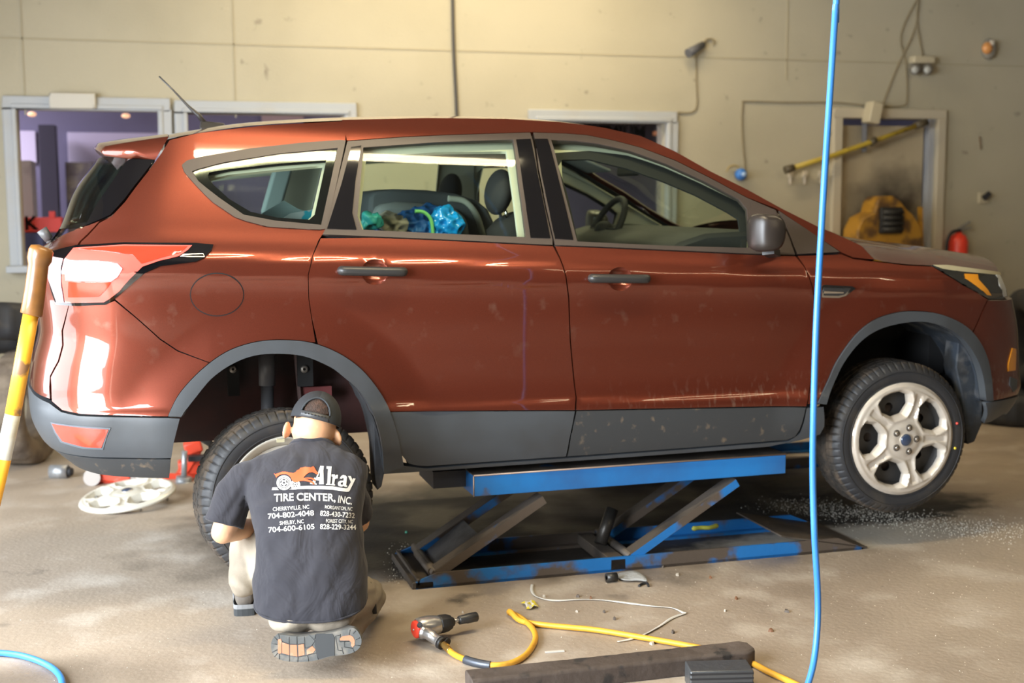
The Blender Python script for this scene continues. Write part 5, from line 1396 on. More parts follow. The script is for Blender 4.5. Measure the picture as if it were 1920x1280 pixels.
shirt = link('shirt', me, man, SHIRT)
# cloth folds: real displacement, stretched along the torso
rnd = random.Random(5)
folds = []
def fold(a, c, amp, wd): folds.append((Vector(a), Vector(c), amp, wd))
def DS(x, y, d=4.40): return D(x, y, d)
for (x0, y0, x1, y1, am, wd) in ((560, 1000, 500, 1080, .006, .018), (600, 1010, 560, 1120, .005, .02), (650, 1000, 600, 1060, .007, .02), (470, 960, 520, 940, .008, .016),
                                 (462, 940, 440, 985, .008, .014), (448, 930, 420, 970, .006, .012), (500, 1110, 545, 1165, .007, .012), (480, 1090, 530, 1150, .005, .012), (660, 1080, 610, 1150, .006, .02),
                                 (560, 870, 600, 872, .004, .012), (620, 870, 640, 900, .006, .012), (590, 868, 580, 900, .005, .012), (540, 1060, 600, 1075, .004, .02), (492, 1000, 515, 1070, .006, .015), (660, 960, 630, 985, .006, .016)):
    fold(DS(x0, y0), DS(x1, y1), am, wd)
for v in me.vertices:
    # distances measured perpendicular to the view-independent back direction
    p = v.co; dsp = 0
    for a, c, am, wd in folds:
        ab = c-a; t = max(0, min(1, (p-a).dot(ab)/ab.length_squared)); q = (p-a-ab*t)
        q2 = Vector((q.x, 0, q.z)).length
        if q2 < wd*3 and q.length < .35: dsp += 1.25*am*math.exp(-(q2/wd)**2)*math.sin(math.pi*(.15+.7*t))
    v.co = p + v.normal*(dsp+.0025*math.sin(p.x*40+p.z*25)*math.sin(p.z*31-p.x*12)+.001*math.sin(p.x*90-p.z*70))
me.update()
# collar + hem band
def band_on(name, r1, r2, mt, grow):
    b_ = MB(); n = len(r1); c1 = sum(r1, Vector())/n; c2 = sum(r2, Vector())/n
    A_ = [c1+(p-c1)*grow for p in r1]; B_ = [c2+(p-c2)*grow for p in r2]
    b_.add(A_+B_, [(k, (k+1) % n, n+(k+1) % n, n+k) for k in range(n)]); o = b_.build(name, mt, shirt)
    so = o.modifiers.new('s', 'SOLIDIFY'); so.thickness = .004; return o
band_on('collar', ring(586, 842, 4.642, 47, .0625, -40), ring(586.5, 834, 4.65, 42, .0585, -40), SHIRT, 1.0)
b_ = MB(); hr_ = ring(583, 1123, 4.412, 104, .141, 15); b_.tube(hr_+[hr_[0]], .0042, 8); b_.build('hem', SHIRT, shirt)
# print on the back of the shirt
sb = BVHTree.FromPolygons([v.co.copy() for v in me.vertices], [tuple(p.vertices) for p in me.polygons])
def on_shirt(px, py, lift_=.0016):
    d = ray(px, py).normalized(); h, nn_, i_, dd = sb.ray_cast(CAM, d)
    if h is None:
        h, nn_, i_, dd = sb.find_nearest(CAM+ray(px, py)*4.5)
    if nn_.dot(d) > 0: nn_ = -nn_
    return h+nn_*lift_
PW = mat('print_white', (.60, .58, .54), .8); PO = mat('print_orange', (.80, .11, .035), .7)
def subdivide2d(vs, fs, maxl):
    bm = bmesh.new(); bv = [bm.verts.new((x, y, 0)) for x, y in vs]
    for f in fs:
        try: bm.faces.new([bv[i] for i in f])
        except ValueError: pass
    bmesh.ops.triangulate(bm, faces=bm.faces)
    for _ in range(3):
        es = [e for e in bm.edges if e.calc_length() > maxl]
        if not es: break
        bmesh.ops.subdivide_edges(bm, edges=es, cuts=1, use_grid_fill=False)
        bmesh.ops.triangulate(bm, faces=bm.faces)
    V = [tuple(v.co[:2]) for v in bm.verts]; bm.verts.index_update(); F = [tuple(v.index for v in f.verts) for f in bm.faces]; bm.free()
    return V, F
def print_mesh(name, vs, fs, mt, lift_=.0016):
    V, F = subdivide2d(vs, fs, 5.0)
    b_ = MB(); b_.add([on_shirt(x, y, lift_) for x, y in V], F, True); return b_.build(name, mt, shirt)
def print_text(name, s, x0, y0, x1, y1, h, mt=PW, bold=0.0110, curve=0., shear=0.):
    """baseline from (x0,y0) to (x1,y1) in picture px, cap height h"""
    vs, fs = text_mesh(s, 1.0, 0, bold, shear=shear)
    w_ = max(v.x for v in vs); m0 = min(v.x for v in vs); hh = max(v.y for v in vs if True)
    cap_h = .70
    dx, dy = (x1-x0), (y1-y0); L = math.hypot(dx, dy); ux, uy = dx/L, dy/L
    out = []
    for v in vs:
        t = (v.x-m0)/(w_-m0); a = t*L; b__ = v.y/cap_h*h
        out.append((x0+ux*a+uy*b__*1.0, y0+uy*a-ux*b__+curve*4*t*(1-t)))
    return print_mesh(name, out, fs, mt)
Q = lambda pts: [(480+x/7.11, 840+y/7.11) for x, y in pts]
def print_poly(name, pts, mt, lift_=.0016, holes=()):
    vs, fs = cdt_fill(pts, holes); return print_mesh(name, vs, fs, mt, lift_)
print_poly('logo_horse', Q([(240, 340), (262, 350), (300, 338), (350, 318), (400, 318), (450, 330), (500, 335), (530, 322), (545, 300), (575, 290), (590, 268), (625, 262), (660, 254), (700, 258), (730, 262), (748, 250), (765, 247), (778, 262), (790, 285), (800, 303), (815, 322), (830, 337), (822, 356), (800, 352), (785, 340), (750, 326), (715, 328), (680, 348), (650, 378), (635, 402), (680, 396), (730, 396), (765, 405), (790, 425), (797, 446), (775, 440), (745, 420), (700, 412), (650, 414), (690, 422), (740, 440), (775, 465), (783, 485), (765, 490), (745, 470), (700, 450), (640, 440), (590, 442), (550, 458), (505, 455), (480, 430), (465, 395), (440, 368), (400, 348), (360, 350), (320, 360), (290, 380), (272, 398), (262, 375)]), PO, .0026)
def circ2(cx, cy, rx, ry, n=36): return [(cx+rx*math.cos(2*math.pi*k/n), cy+ry*math.sin(2*math.pi*k/n)) for k in range(n)]
for (cx_, cy_, rx, ry) in ((375, 464, 98, 98), (525, 490, 66, 64)):
    for f0, f1 in ((1.0, .86), (.80, .70), (.62, .50), (.34, .14)):
        print_poly('logo_wheel', Q(circ2(cx_, cy_, rx*f0, ry*f0)), PW, .0020, [Q(circ2(cx_, cy_, rx*f1, ry*f1))])
    for k in range(5):
        a = 2*math.pi*k/5+.3
        c_, s_ = math.cos(a), math.sin(a)
        pts = [(cx_+rx*(r_*c_-w_*s_), cy_+ry*(r_*s_+w_*c_)) for r_, w_ in ((.25, -.07), (.6, -.10), (.6, .10), (.25, .07))]
        print_poly('logo_spoke', Q(pts), PW, .0021)
print_poly('logo_swoosh', Q([(222, 524), (285, 522), (292, 545), (308, 560), (212, 562)]), PW)
print_poly('logo_swoosh', Q([(578, 508), (700, 502), (860, 503), (1020, 510), (1190, 538), (1212, 536), (1224, 520), (1262, 455), (1225, 372), (1262, 372), (1283, 425), (1290, 402), (1325, 408), (1290, 480), (1248, 565), (1235, 580), (1205, 584), (1010, 556), (860, 548), (700, 544), (552, 546)]), PW)
print_poly('logo_swoosh', Q([(440, 548), (478, 540), (560, 520), (545, 546), (500, 556)]), PW)
# letters of the name, drawn as heavy slab shapes
print_poly('name_letter', Q([(776, 395), (800, 398), (858, 238), (905, 240), (898, 300), (905, 484), (840, 484), (846, 436), (800, 430), (790, 470), (812, 474), (810, 490), (720, 478), (724, 462), (748, 462)]), PW, .0016, [Q([(822, 388), (850, 392), (856, 318)])])
print_poly('name_letter', Q([(942, 244), (1008, 246), (988, 482), (1000, 484), (998, 494), (930, 490), (932, 478), (948, 476), (960, 280), (940, 276)]), PW)
print_poly('name_letter', Q([(1008, 350), (1052, 352), (1052, 372), (1075, 356), (1092, 360), (1088, 408), (1062, 408), (1050, 420), (1042, 480), (1054, 486), (1052, 500), (996, 494), (998, 480), (1010, 476), (1020, 384), (1006, 380)]), PW)
print_poly('name_letter', Q([(1118, 400), (1135, 372), (1160, 360), (1195, 368), (1212, 386), (1200, 495), (1214, 500), (1210, 520), (1176, 516), (1172, 506), (1140, 516), (1100, 508), (1088, 480), (1096, 452), (1125, 436), (1165, 436), (1168, 408), (1156, 396), (1145, 412), (1118, 410)]), PW, .0016, [Q([(1132, 462), (1160, 458), (1156, 488), (1138, 490), (1126, 478)])])
print_text('print_line', 'TIRE CENTER,', 514, 940.5, 629, 940, 14.0, bold=0.0246, curve=-2.0)
print_text('print_line', 'INC.', 633, 942, 659, 946, 13.5, bold=0.0176)
print_text('print_line', 'CHERRYVILLE, NC', 512, 958, 580, 953.5, 7.2, bold=0.0099)
print_text('print_line', 'MORGANTON, NC', 609, 953.5, 660, 957.5, 6.6, bold=0.0099)
print_text('print_line', '704-802-4048', 503, 972.5, 589, 966, 9.8, bold=0.0176)
print_text('print_line', '828-430-7232', 600, 966.5, 664, 971, 9.4, bold=0.0176)
print_text('print_line', 'SHELBY, NC', 525, 984, 570, 980.5, 7.0, bold=0.0099)
print_text('print_line', 'FOREST CITY, NC', 611, 979.5, 661, 981, 6.6, bold=0.0099)
print_text('print_line', '704-600-6105', 504, 998, 590, 991.5, 9.6, bold=0.0176)
print_text('print_line', '828-229-3244', 600, 991.5, 667, 993, 9.2, bold=0.0176)
# --- trousers
b_ = MB()
def ptube(pts): limb(b_, pts)
b_.ball(D(582, 1125, 4.45), (.17, .115, .085)); b_.ball(D(552, 1150, 4.38), (.095, .10, .07)); b_.ball(D(615, 1148, 4.39), (.10, .10, .07))
ptube([(hipL, .085), (hipL.lerp(kneeL, .5), .080), (kneeL, .070), (kneeL.lerp(ankL, .35), .070), (kneeL.lerp(ankL, .75), .058), (ankL+Vector((0, 0, .01)), .052)])
ptube([(hipR, .085), (hipR.lerp(kneeR, .5), .088), (kneeR, .078), (kneeR.lerp(ankR, .4), .068), (ankR+Vector((0, .03, 0)), .052)])
me = fuse(b_, .0065, 3)
rnd = random.Random(3)
for v in me.vertices:
    p = v.co; v.co = p+v.normal*(.0035*math.sin(p.z*95+math.sin(p.x*30)*2)*max(0, 1-abs(p.z-.18)/.22)+.002*math.sin(p.x*70+p.z*50))
    v.co.z = max(v.co.z, .004)
pants = link('trousers', me, man, PANTS)
# --- right shoe: sole to the camera
outl = [(508, 1212), (510, 1200), (518, 1191), (530, 1190), (560, 1193), (590, 1190), (620, 1186), (648, 1180), (660, 1177), (668, 1180), (675, 1190), (678, 1202), (674, 1214), (664, 1222), (648, 1227), (620, 1230), (600, 1236), (575, 1240), (545, 1240), (525, 1236), (512, 1226)]
dS = 4.235
Osh = atd(594, 1212, dS)
fwS = (FWD+Vector((0, 0, .0))).normalized()
def SP(x, y, k=0.): return atd(x, y, dS)+FWD*k
def sole_prism(name, pts, mt, k0, k1, parent, smooth=3, shr=1.0):
    P = catmull(pts, smooth, True) if smooth else pts
    V = [SP(x, y, k0) for x, y in P]; V2 = []
    c = sum(V, Vector())/len(V)
    for x, y in P:
        q = SP(x, y, k1); V2.append(c+(FWD*(k1-k0))+(q-c-FWD*(k1-k0))*shr)
    b_ = MB(); L = len(P); tris = cdt_fill([(x, y) for x, y in P])[1]
    b_.add(V+V2, [tuple(t) for t in tris]+[tuple(i+L for i in t[::-1]) for t in tris]+[(i, (i+1) % L, L+(i+1) % L, L+i) for i in range(L)], False)
    return b_.build(name, mt, parent)
SOLE = mat('sole_grey', (.085, .088, .085), .75, var=[((.20, .18, .15), 20, .5, .7)], bump=(80, .3, .003))
SOLED = mat('sole_dark', (.035, .038, .040), .7); SOLEO = mat('sole_orange', (.46, .18, .095), .7, var=[((.5, .3, .2), 30, .5, .7)])
UPPER = mat('shoe_leather', (.06, .055, .05), .7, bump=(60, .3, .003))
rs = sole_prism('boot', outl, UPPER, .026, .095, man, 3, .80); rs['label'] = 'dark boot turned with its sole to the camera'
sole = sole_prism('boot_sole', outl, SOLE, .0, .028, rs)
blk = lambda pts: [(480+x/8, 1100+y/8) for x, y in pts]
for pts, mt in (([(330, 790), (370, 775), (385, 800), (385, 985), (360, 1000), (330, 985)], SOLEO), ([(395, 830), (497, 862), (500, 1022), (395, 990)], SOLEO), ([(513, 868), (612, 868), (620, 1042), (513, 1030)], SOLEO), ([(635, 870), (718, 850), (730, 1015), (640, 1040)], SOLEO), ([(760, 945), (845, 885), (893, 935), (860, 985), (765, 1015)], SOLEO),
                ([(1262, 800), (1258, 770), (1300, 738), (1380, 730), (1405, 722), (1455, 745), (1482, 800), (1478, 870), (1450, 905), (1425, 880), (1430, 830), (1400, 800), (1350, 800)], SOLEO),
                ([(880, 860), (905, 700), (1145, 700), (1180, 760), (1180, 1030), (1060, 1045), (940, 1080), (905, 1000)], SOLED)):
    sole_prism('sole_insert', blk(pts), mt, -.0015, .002, sole, 0)
def groove(pts, parent=sole, r_=.0012):
    b_ = MB(); b_.tube([SP(x, y, -.0005) for x, y in blk(pts)], r_, 6); b_.build('sole_groove', SOLED, parent)
for g_ in ([(335, 700), (350, 770), (395, 820), (500, 855), (615, 862), (725, 850)], [(495, 750), (497, 860)], [(610, 745), (615, 862)], [(722, 745), (735, 920), (830, 885), (885, 805), (790, 715)], [(895, 705), (880, 780)], [(345, 1000), (500, 1025), (630, 1045), (740, 1030), (905, 990), (935, 1090)], [(500, 1030), (500, 1115)], [(630, 1045), (625, 1125)], [(775, 1035), (790, 1115)],
           [(265, 740), (325, 800)], [(240, 850), (320, 860)], [(240, 980), (320, 940)], [(275, 1050), (325, 990)], [(350, 1010), (350, 1085)], [(1190, 735), (1230, 950), (1285, 955)], [(1265, 705), (1255, 820), (1400, 815)], [(1325, 820), (1325, 900), (1455, 920)], [(1285, 905), (1310, 1005)], [(1410, 640), (1395, 720)], [(1495, 655), (1455, 700)], [(1560, 760), (1495, 790)], [(1570, 880), (1480, 870)], [(1450, 930), (1480, 985)], [(1190, 735), (1260, 722)]):
    groove(g_)
# --- left shoe, heel towards the camera
b_ = MB(); hx = atz(459, 1154); fdv = Vector((.10, .995, 0)); rt = Vector((.995, -.10, 0))
def shoe_sec(t, w_, h0, h1, n=14):
    c = hx+fdv*t; return [c+rt*w_*math.cos(a)+Vector((0, 0, h0+(h1-h0)*(.5+.5*math.sin(a)))) for a in [2*math.pi*k/n for k in range(n)]]
secs = [shoe_sec(t, w_, .022, h) for t, w_, h in ((.0, .024, .09), (.015, .036, .13), (.06, .042, .14), (.11, .043, .115), (.17, .048, .085), (.23, .045, .065), (.27, .032, .05), (.285, .012, .035))]
V = [p for s_ in secs for p in s_]; n = 14
b_.add(V, [(i*n+k, i*n+(k+1) % n, (i+1)*n+(k+1) % n, (i+1)*n+k) for i in range(len(secs)-1) for k in range(n)]+[tuple(range(n))[::-1]])
ls = b_.build('boot', mat('shoe_brown', (.13, .11, .09), .75, bump=(60, .3, .003)), man); ls['label'] = 'brown boot standing flat'
b_ = MB(); pl = [(-.028, -.004), (.028, -.004), (.040, .01), (.046, .07), (.045, .13), (.052, .19), (.047, .26), (.030, .295), (-.020, .298), (-.045, .26), (-.050, .18), (-.043, .1), (-.042, .02)]
q_ = [hx+rt*x+fdv*y for x, y in catmull(pl, 3, True)]; L = len(q_)
b_.add(q_+[p+Vector((0, 0, .030)) for p in q_], [tuple(range(L))[::-1], tuple(range(L, 2*L))]+[(i, (i+1) % L, L+(i+1) % L, L+i) for i in range(L)], False); b_.build('boot_sole', SOLED, ls)
b_ = MB(); b_.add([hx+rt*x*1.02+fdv*y*1.02+Vector((0, 0, .028)) for x, y in catmull(pl, 3, True)]+[hx+rt*x*.98+fdv*y+Vector((0, 0, .045)) for x, y in catmull(pl, 3, True)], [(i, (i+1) % L, L+(i+1) % L, L+i) for i in range(L)], False); b_.build('boot_welt', mat('welt_grey', (.22, .22, .22), .7), ls)
b_ = MB(); b_.tube([D(692, 1092, 4.6), D(700, 1120, 4.62), D(703, 1150, 4.62)], .008, 8); b_.build('trouser_strap', mat('strap_dark', (.02, .02, .022), .7), pants)

# ------------------------------------------------------------------ air tools and hoses
YEL = mat('hose_yellow', (.72, .37, .035), .45, var=[((.45, .22, .03), 12, .55, .75)], bump=(40, .1, .002))
ALU = mat('cast_aluminium', (.52, .51, .50), .32, .85, bump=(200, .1, .001))
BLK = mat('black_rubber', (.02, .02, .022), .6)
t = thing('impact_wrench', 'silver impact wrench with red end cap lying on the floor by the yellow hose', 'impact wrench', tuple(atz(815, 1195)))
wz_ = .055
def WP(x, y, z=wz_): return atz(x, y, z)
a0 = WP(777, 1180); a1 = WP(815, 1172); a2 = WP(842, 1169); a3 = WP(850, 1168); a4 = WP(858, 1167); a5 = WP(890, 1162)
ax = (a1-a0); ax.z = 0; ax.normalize()
b_ = MB(); b_.lathe([(0, 0), (.030, 0), (.037, .006), (.040, .02), (.040, .055), (.034, .085), (.030, .095), (0, .095)], a0+ax*.008, ax, 32); wb = b_.build('motor_housing', ALU, t)
b_ = MB(); b_.lathe([(0, -.004), (.026, -.003), (.031, .0), (.032, .010), (0, .010)], a0+ax*.002, ax, 28); b_.build('end_cap', mat('cap_red', (.80, .06, .03), .4), t)
b_ = MB(); b_.ball(a0-ax*.003, .004, None, 10, 6); b_.build('cap_screw', ALU, t)
b_ = MB(); b_.lathe([(0, 0), (.033, 0), (.036, .004), (.034, .03), (.028, .045), (.026, .05), (.018, .055), (.017, .062), (0, .062)], a0+ax*.098, ax, 8); b_.build('hammer_case', mat('case_black', (.015, .014, .014), .5), t, bevel=.002)
b_ = MB(); b_.cyl(a0+ax*.155, a0+ax*.19, .0085); b_.build('anvil', ALU, t)
sk = a0+ax*.182
t2 = MB(); t2.lathe([(.0, 0), (.012, 0), (.016, .003), (.0165, .03), (.018, .034), (.018, .075), (.015, .078), (.013, .07), (0, .07)], sk, ax, 28)
t2.build('impact_socket', mat('socket_steel', (.06, .058, .055), .4, .6), t)
hp0 = WP(795, 1185, .048); hp1 = WP(826, 1204, .030)
b_ = MB(); b_.tube(catmull([hp0, hp0.lerp(hp1, .35)+Vector((0, 0, .004)), hp0.lerp(hp1, .7), hp1], 5), [.026]*2+[.021]*6+[.019]*5+[.022]*3, 16); b_.build('handle', ALU, t)
b_ = MB(); hd = (hp1-hp0).normalized(); b_.cyl(hp1-hd*.003, hp1+hd*.012, .023, .022); b_.cyl(hp1+Vector((.018, .006, .0)), hp1+hd*.012+Vector((.018, .006, 0)), .016); b_.build('handle_base', mat('case_black', (.015, .014, .014), .5), t)
b_ = MB(); b_.cyl(WP(787, 1172, .085), WP(787, 1170, .100), .010, .008); b_.build('regulator_knob', BLK, t)
b_ = MB(); b_.tube([WP(806, 1190, .045), WP(812, 1185, .03)], .006, 8); b_.build('trigger', BLK, t)
# yellow hose
hz = .012
hose = thing('air_hose', 'yellow air hose looping from the impact wrench and under the timber', 'hose', tuple(atz(960, 1200)))
pts = [(hp1+hd*.05, None)] 
path = [tuple(hp1+hd*.030)] + [tuple(atz(x, y, hz)) for x, y in [(848, 1224), (872, 1236), (900, 1244), (930, 1247), (960, 1242), (985, 1228), (1000, 1208), (1004, 1192), (997, 1176), (982, 1162), (966, 1152), (955, 1148)]]
path += [tuple(atz(x, y, hz+.012)) for x, y in [(958, 1147), (975, 1157), (1010, 1164), (1060, 1169), (1120, 1175), (1200, 1188), (1270, 1200), (1330, 1212), (1400, 1232), (1440, 1252), (1480, 1270), (1520, 1290)]]
for i in range(len(path)):
    if i > 13: path[i] = (path[i][0], path[i][1], hz)
b_ = MB(); b_.tube(catmull(path, 6), .0105, 12); b_.build('hose_line', YEL, hose)
b_ = MB(); q0 = hp1+hd*.012; q1 = Vector(path[1]).lerp(q0, .25); seg_ = [q0.lerp(q1, k/16) for k in range(17)]
b_.tube(seg_, [.0095+.003*(k % 2) for k in range(17)], 12); b_.build('brass_coupling', mat('brass', (.62, .38, .12), .3, .9), hose)
cs = catmull(path, 6); b_ = MB(); seg_ = [Vector(p) for p in cs[12:23]]
fine = catmull(seg_, 4); b_.tube(fine, [.0128+.0022*(k % 2) for k in range(len(fine))], 14); b_.build('spring_guard', mat('guard_grey', (.09, .10, .12), .4, .5), hose)
# white strap
b_ = MB(); SW = [(998, 1095), (997, 1106), (1004, 1116), (1020, 1122), (1045, 1125), (1085, 1123), (1130, 1124), (1180, 1130), (1230, 1136), (1262, 1139), (1282, 1148)]
def ribbon(pts, wd, z=.004, name='packing_strap', mt=None, par=None):
    P = [atz(x, y, z) for x, y in catmull(pts, 5)]; V = []
    for i, p in enumerate(P):
        d = (P[min(i+1, len(P)-1)]-P[max(i-1, 0)]).normalized(); s_ = Vector((-d.y, d.x, .25*math.sin(i*.4))).normalized()
        V += [p-s_*wd/2, p+s_*wd/2+Vector((0, 0, .001))]
    b_ = MB(); b_.add(V, [(2*i, 2*i+2, 2*i+3, 2*i+1) for i in range(len(P)-1)]); o = b_.build(name, mt, par)
    so = o.modifiers.new('s', 'SOLIDIFY'); so.thickness = .0012; return o
WH = mat('strap_white', (.62, .60, .55), .5)
tag(ribbon(SW+[(1284, 1149), (1260, 1158), (1235, 1174), (1205, 1190), (1180, 1198), (1158, 1202)], .012, .005, mt=WH), 'long thin white plastic strap curling on the floor in front of the lift', 'strap')
# timber
t0 = atz(884, 1282); 
TIM = mat('dark_timber', (.060, .043, .033), .75, var=[((.10, .075, .06), 4, .45, .65), ((.025, .02, .017), 14, .58, .66)], bump=(18, .6, .01))
A = atz(1420, 1252); B = atz(886, 1312); dv = (B-A).normalized(); nv = Vector((-dv.y, dv.x, 0)); nv = nv if nv.y > 0 else -nv
t = MB(); tb = []
def tp(s_, u_, z_): return A+dv*s_+nv*u_+Vector((0, 0, z_))
Lt = (B-A).length
prof2 = [(0, .0), (.10, .0), (.105, .055), (.095, .064), (.010, .064), (.0, .055)]
rnd = random.Random(2); N_ = 40; V = []
for i in range(N_+1):
    s_ = Lt*i/N_; k = 1-.35*math.exp(-s_/.012) 
    for (u_, z_) in prof2: V.append(tp(s_, .052+(u_-.052)*k+rnd.uniform(-.0012, .0012), z_*(.9+.1*k)+rnd.uniform(-.0012, .0012) if z_ > 0 else 0))
n = 6; t.add(V, [(i*n+j, i*n+(j+1) % n, (i+1)*n+(j+1) % n, (i+1)*n+j) for i in range(N_) for j in range(n)]+[tuple(range(n)), tuple(N_*n+j for j in range(n))], False)
o = t.build('wooden_beam', TIM, None, bevel=.003); tag(o, 'dark worn wooden beam lying at the bottom edge over the yellow hose', 'timber')
# metal block in front
t = thing('metal_block', 'grey ribbed metal block in front of the wooden beam at the bottom edge', 'block', tuple(atz(1350, 1300)))
c0 = atz(1350, 1288); rotm = Euler((0, 0, R(-13))).to_matrix()
b_ = MB(); b_.box(c0+Vector((0, .01, .035)), (.205, .10, .07), rotm); b_.build('block_body', mat('block_steel', (.11, .115, .12), .4, .6, bump=(30, .3)), t, bevel=.004)
b_ = MB()
for k in range(4): b_.box(c0+rotm @ Vector((0, -.045, .012+k*.016))+Vector((0, .01, 0)), (.205, .012, .006), rotm)
b_.build('block_ribs', mat('rib_black', (.02, .02, .022), .5), t)
# blue hoses
HBL = mat('hose_blue', (.06, .26, .70), .35, var=[((.03, .20, .62), 3, .4, .7)])
pp = [(1569, -30, 3.85), (1567, 10, 3.85), (1558, 150, 3.85), (1548, 300, 3.85), (1539, 450, 3.85), (1531, 600, 3.85), (1526, 750, 3.86), (1524, 880, 3.88), (1527, 1000, 3.9), (1533, 1100, 3.93), (1533, 1170, 3.93), (1526, 1240, 3.9), (1512, 1290, 3.85), (1495, 1320, 3.8)]
P = [atd(*q) for q in pp]
P0 = P[0]; up = [Vector((P0.x+.0, P0.y, 4.25)), Vector((P0.x, P0.y, 3.6))]
b_ = MB(); b_.tube(catmull([tuple(p) for p in up+P], 6), .0098, 14)
tag(b_.build('blue_air_hose', HBL), 'long bright blue air hose hanging from the ceiling in front of the car bonnet', 'hose')
b_ = MB(); b_.tube(catmull([tuple(atz(x, y, .012)) for x, y in [(-60, 1220), (-10, 1223), (30, 1227), (65, 1236), (95, 1250), (112, 1266), (117, 1285), (112, 1310)]], 6), .011, 12)
tag(b_.build('blue_air_hose', HBL), 'loop of pale blue air hose on the floor in the bottom left corner', 'hose')
# leaning jack handle
t = thing('jack_handle', 'yellow and white jack handle with brown grip leaning at the left edge', 'jack handle', tuple(atz(0, 960)))
hD = 4.25
hpx = [(77, 466), (72, 500), (60, 585), (57, 592), (42, 660), (29, 735), (24, 775), (8, 850), (2, 885), (-10, 940)]
HPt = [atd(x, y, hD) for x, y in hpx]
b_ = MB(); b_.tube([atd(79, 461, hD), atd(78, 463, hD), atd(77, 470, hD), atd(74, 487, hD), atd(72, 497, hD), atd(66, 545, hD), atd(59, 588, hD), atd(58.5, 590, hD)], [.012, .034, .040, .040, .033, .034, .036, .034], 28)
b_.build('grip', mat('grip_brown', (.26, .11, .025), .35, var=[((.15, .065, .02), 9, .45, .7)], coat=.3), t)
YP = mat('pole_yellow', (.85, .42, .03), .4, var=[((.25, .13, .06), 10, .62, .68, 10)])
b_ = MB(); b_.cyl(atd(58, 590, hD), atd(24, 777, hD), .0255); b_.build('yellow_section', YP, t)
b_ = MB(); b_.cyl(atd(24, 777, hD), atd(6, 860, hD), .0255); b_.build('white_section', mat('pole_white', (.62, .60, .52), .5, var=[((.4, .35, .25), 9, .5, .7)]), t)
b_ = MB(); lo_ = atd(-25, 990, hD); b_.cyl(atd(6, 860, hD), lo_, .0255); b_.build('yellow_section', YP, t)
base = Vector((lo_.x-.42, lo_.y, .06))
b_ = MB(); b_.cyl(lo_, base, .0255); b_.box(base+Vector((-.15, 0, .03)), (.5, .22, .14)); 
b_.build('jack_base', YP, t)
# ------------------------------------------------------------------ left background: tyres, jack, cover, bits
def floor_tyre(c, M3, label, cat='tyre', group=None, s=1.0, m_=None):
    pr = [(.20, .03), (.235, .012), (.275, .0), (.315, .008), (.34, .035), (.345, .06), (.345, .17), (.34, .195), (.315, .222), (.275, .23), (.235, .218), (.20, .20)]
    b_ = MB(); b_.lathe([(r_*s, (h-.115)*s) for r_, h in pr], (0, 0, 0), (0, 1, 0), 96, lambda k, j: (-.008 if (k % 4 == 0 and 4 <= j <= 7) else 0), closed=True)
    b_.v = [Matrix(M3) @ v + Vector(c) for v in b_.v]
    o = b_.build('tyre', m_ or RUBB, None); tag(o, label, cat, group); return o
MUD = mat('muddy_rubber', (.20, .155, .11), .85, var=[((.10, .075, .055), 8, .45, .65)], bump=(40, .5, .01))
I3 = Matrix.Identity(3)
cT = atz(45, 885, 0)
floor_tyre((cT.x, cT.y+.30, .345*.98), Matrix.Rotation(R(70), 3, 'Z'), 'muddy brown tyre standing on the floor at the left under the bumper', m_=MUD)
floor_tyre((cT.x-.18, cT.y+.50, .80), Matrix.Rotation(R(75), 3, 'X') @ I3, 'black tyre lying tilted on top of the muddy tyre at the left', s=1.0)
floor_tyre((cT.x-.75, cT.y+.75, .345), Matrix.Rotation(R(35), 3, 'Z'), 'black tyre at the far left edge behind the jack handle')
cR = atz(1925, 800, 0)
floor_tyre((cR.x+.10, cR.y+.25, .115), Matrix.Rotation(R(90), 3, 'X'), 'black tyre lying flat on the floor at the right edge')
floor_tyre((cR.x+.24, cR.y+.30, .58), Matrix.Rotation(R(75), 3, 'Z'), 'large black tyre standing on the flat one at the right edge', s=1.0)
# wheel cover on the floor, one edge propped
cc_ = atz(239, 926, .05); Mc = Matrix.Translation(cc_) @ Matrix.Rotation(R(-7), 4, 'Y') @ Matrix.Rotation(R(-90+5), 4, 'X')
wc = wheel_cover(Mc, None, 'wheel_cover', .245, mat('cover_pale', (.72, .68, .58), .35, .2), 10, nuts=False)
tag(wc, 'pale silver wheel cover lying on the floor behind the rear bumper', 'wheel cover')
b_ = MB()
for a in (0, 72, 144, 216, 288):
    c = Mc @ Vector((.20*math.cos(R(a)), .015, .20*math.sin(R(a)))); b_.cyl(c, Vector((c.x, c.y, .001)), .006, .005, 8)
b_.build('clips', mat('clip_grey', (.3, .28, .25), .5), wc)
# trolley jack, red
JR = mat('jack_red', (.75, .07, .03), .4, var=[((.55, .35, .3), 8, .6, .72)]); JS = mat('jack_steel', (.40, .41, .42), .4, .6, bump=(40, .3))
jk = thing('trolley_jack', 'red and silver trolley jack on the floor behind the rear wheel', 'jack', tuple(atz(260, 905)))
Yj = atz(200, 905).y
J = lambda x, y, k=0.: aty(x, y, Yj+k)
b_ = MB()
for k in (0, .22):
    b_.beam(J(165, 893, k), J(380, 900, k), .02, .07, (0, 1, 0))
b_.build('side_plate', JR, jk, bevel=.006)
for (x, y, k) in ((172, 893, -.06), (178, 893, .26)):
    b_ = MB(); c = J(x, y, k); c.z = .045; b_.cyl(c, c+Vector((0, .06, 0)), .045, .045, 24); b_.build('castor', mat('castor_pale', (.55, .50, .46), .5), jk)
b_ = MB(); c = J(250, 905, -.06); c.z = .04; b_.lathe([(.016, 0), (.045, 0), (.045, .07), (.016, .07)], c, (.5, .86, 0), 24, closed=True); b_.build('castor', mat('castor_pale', (.55, .50, .46), .5), jk)
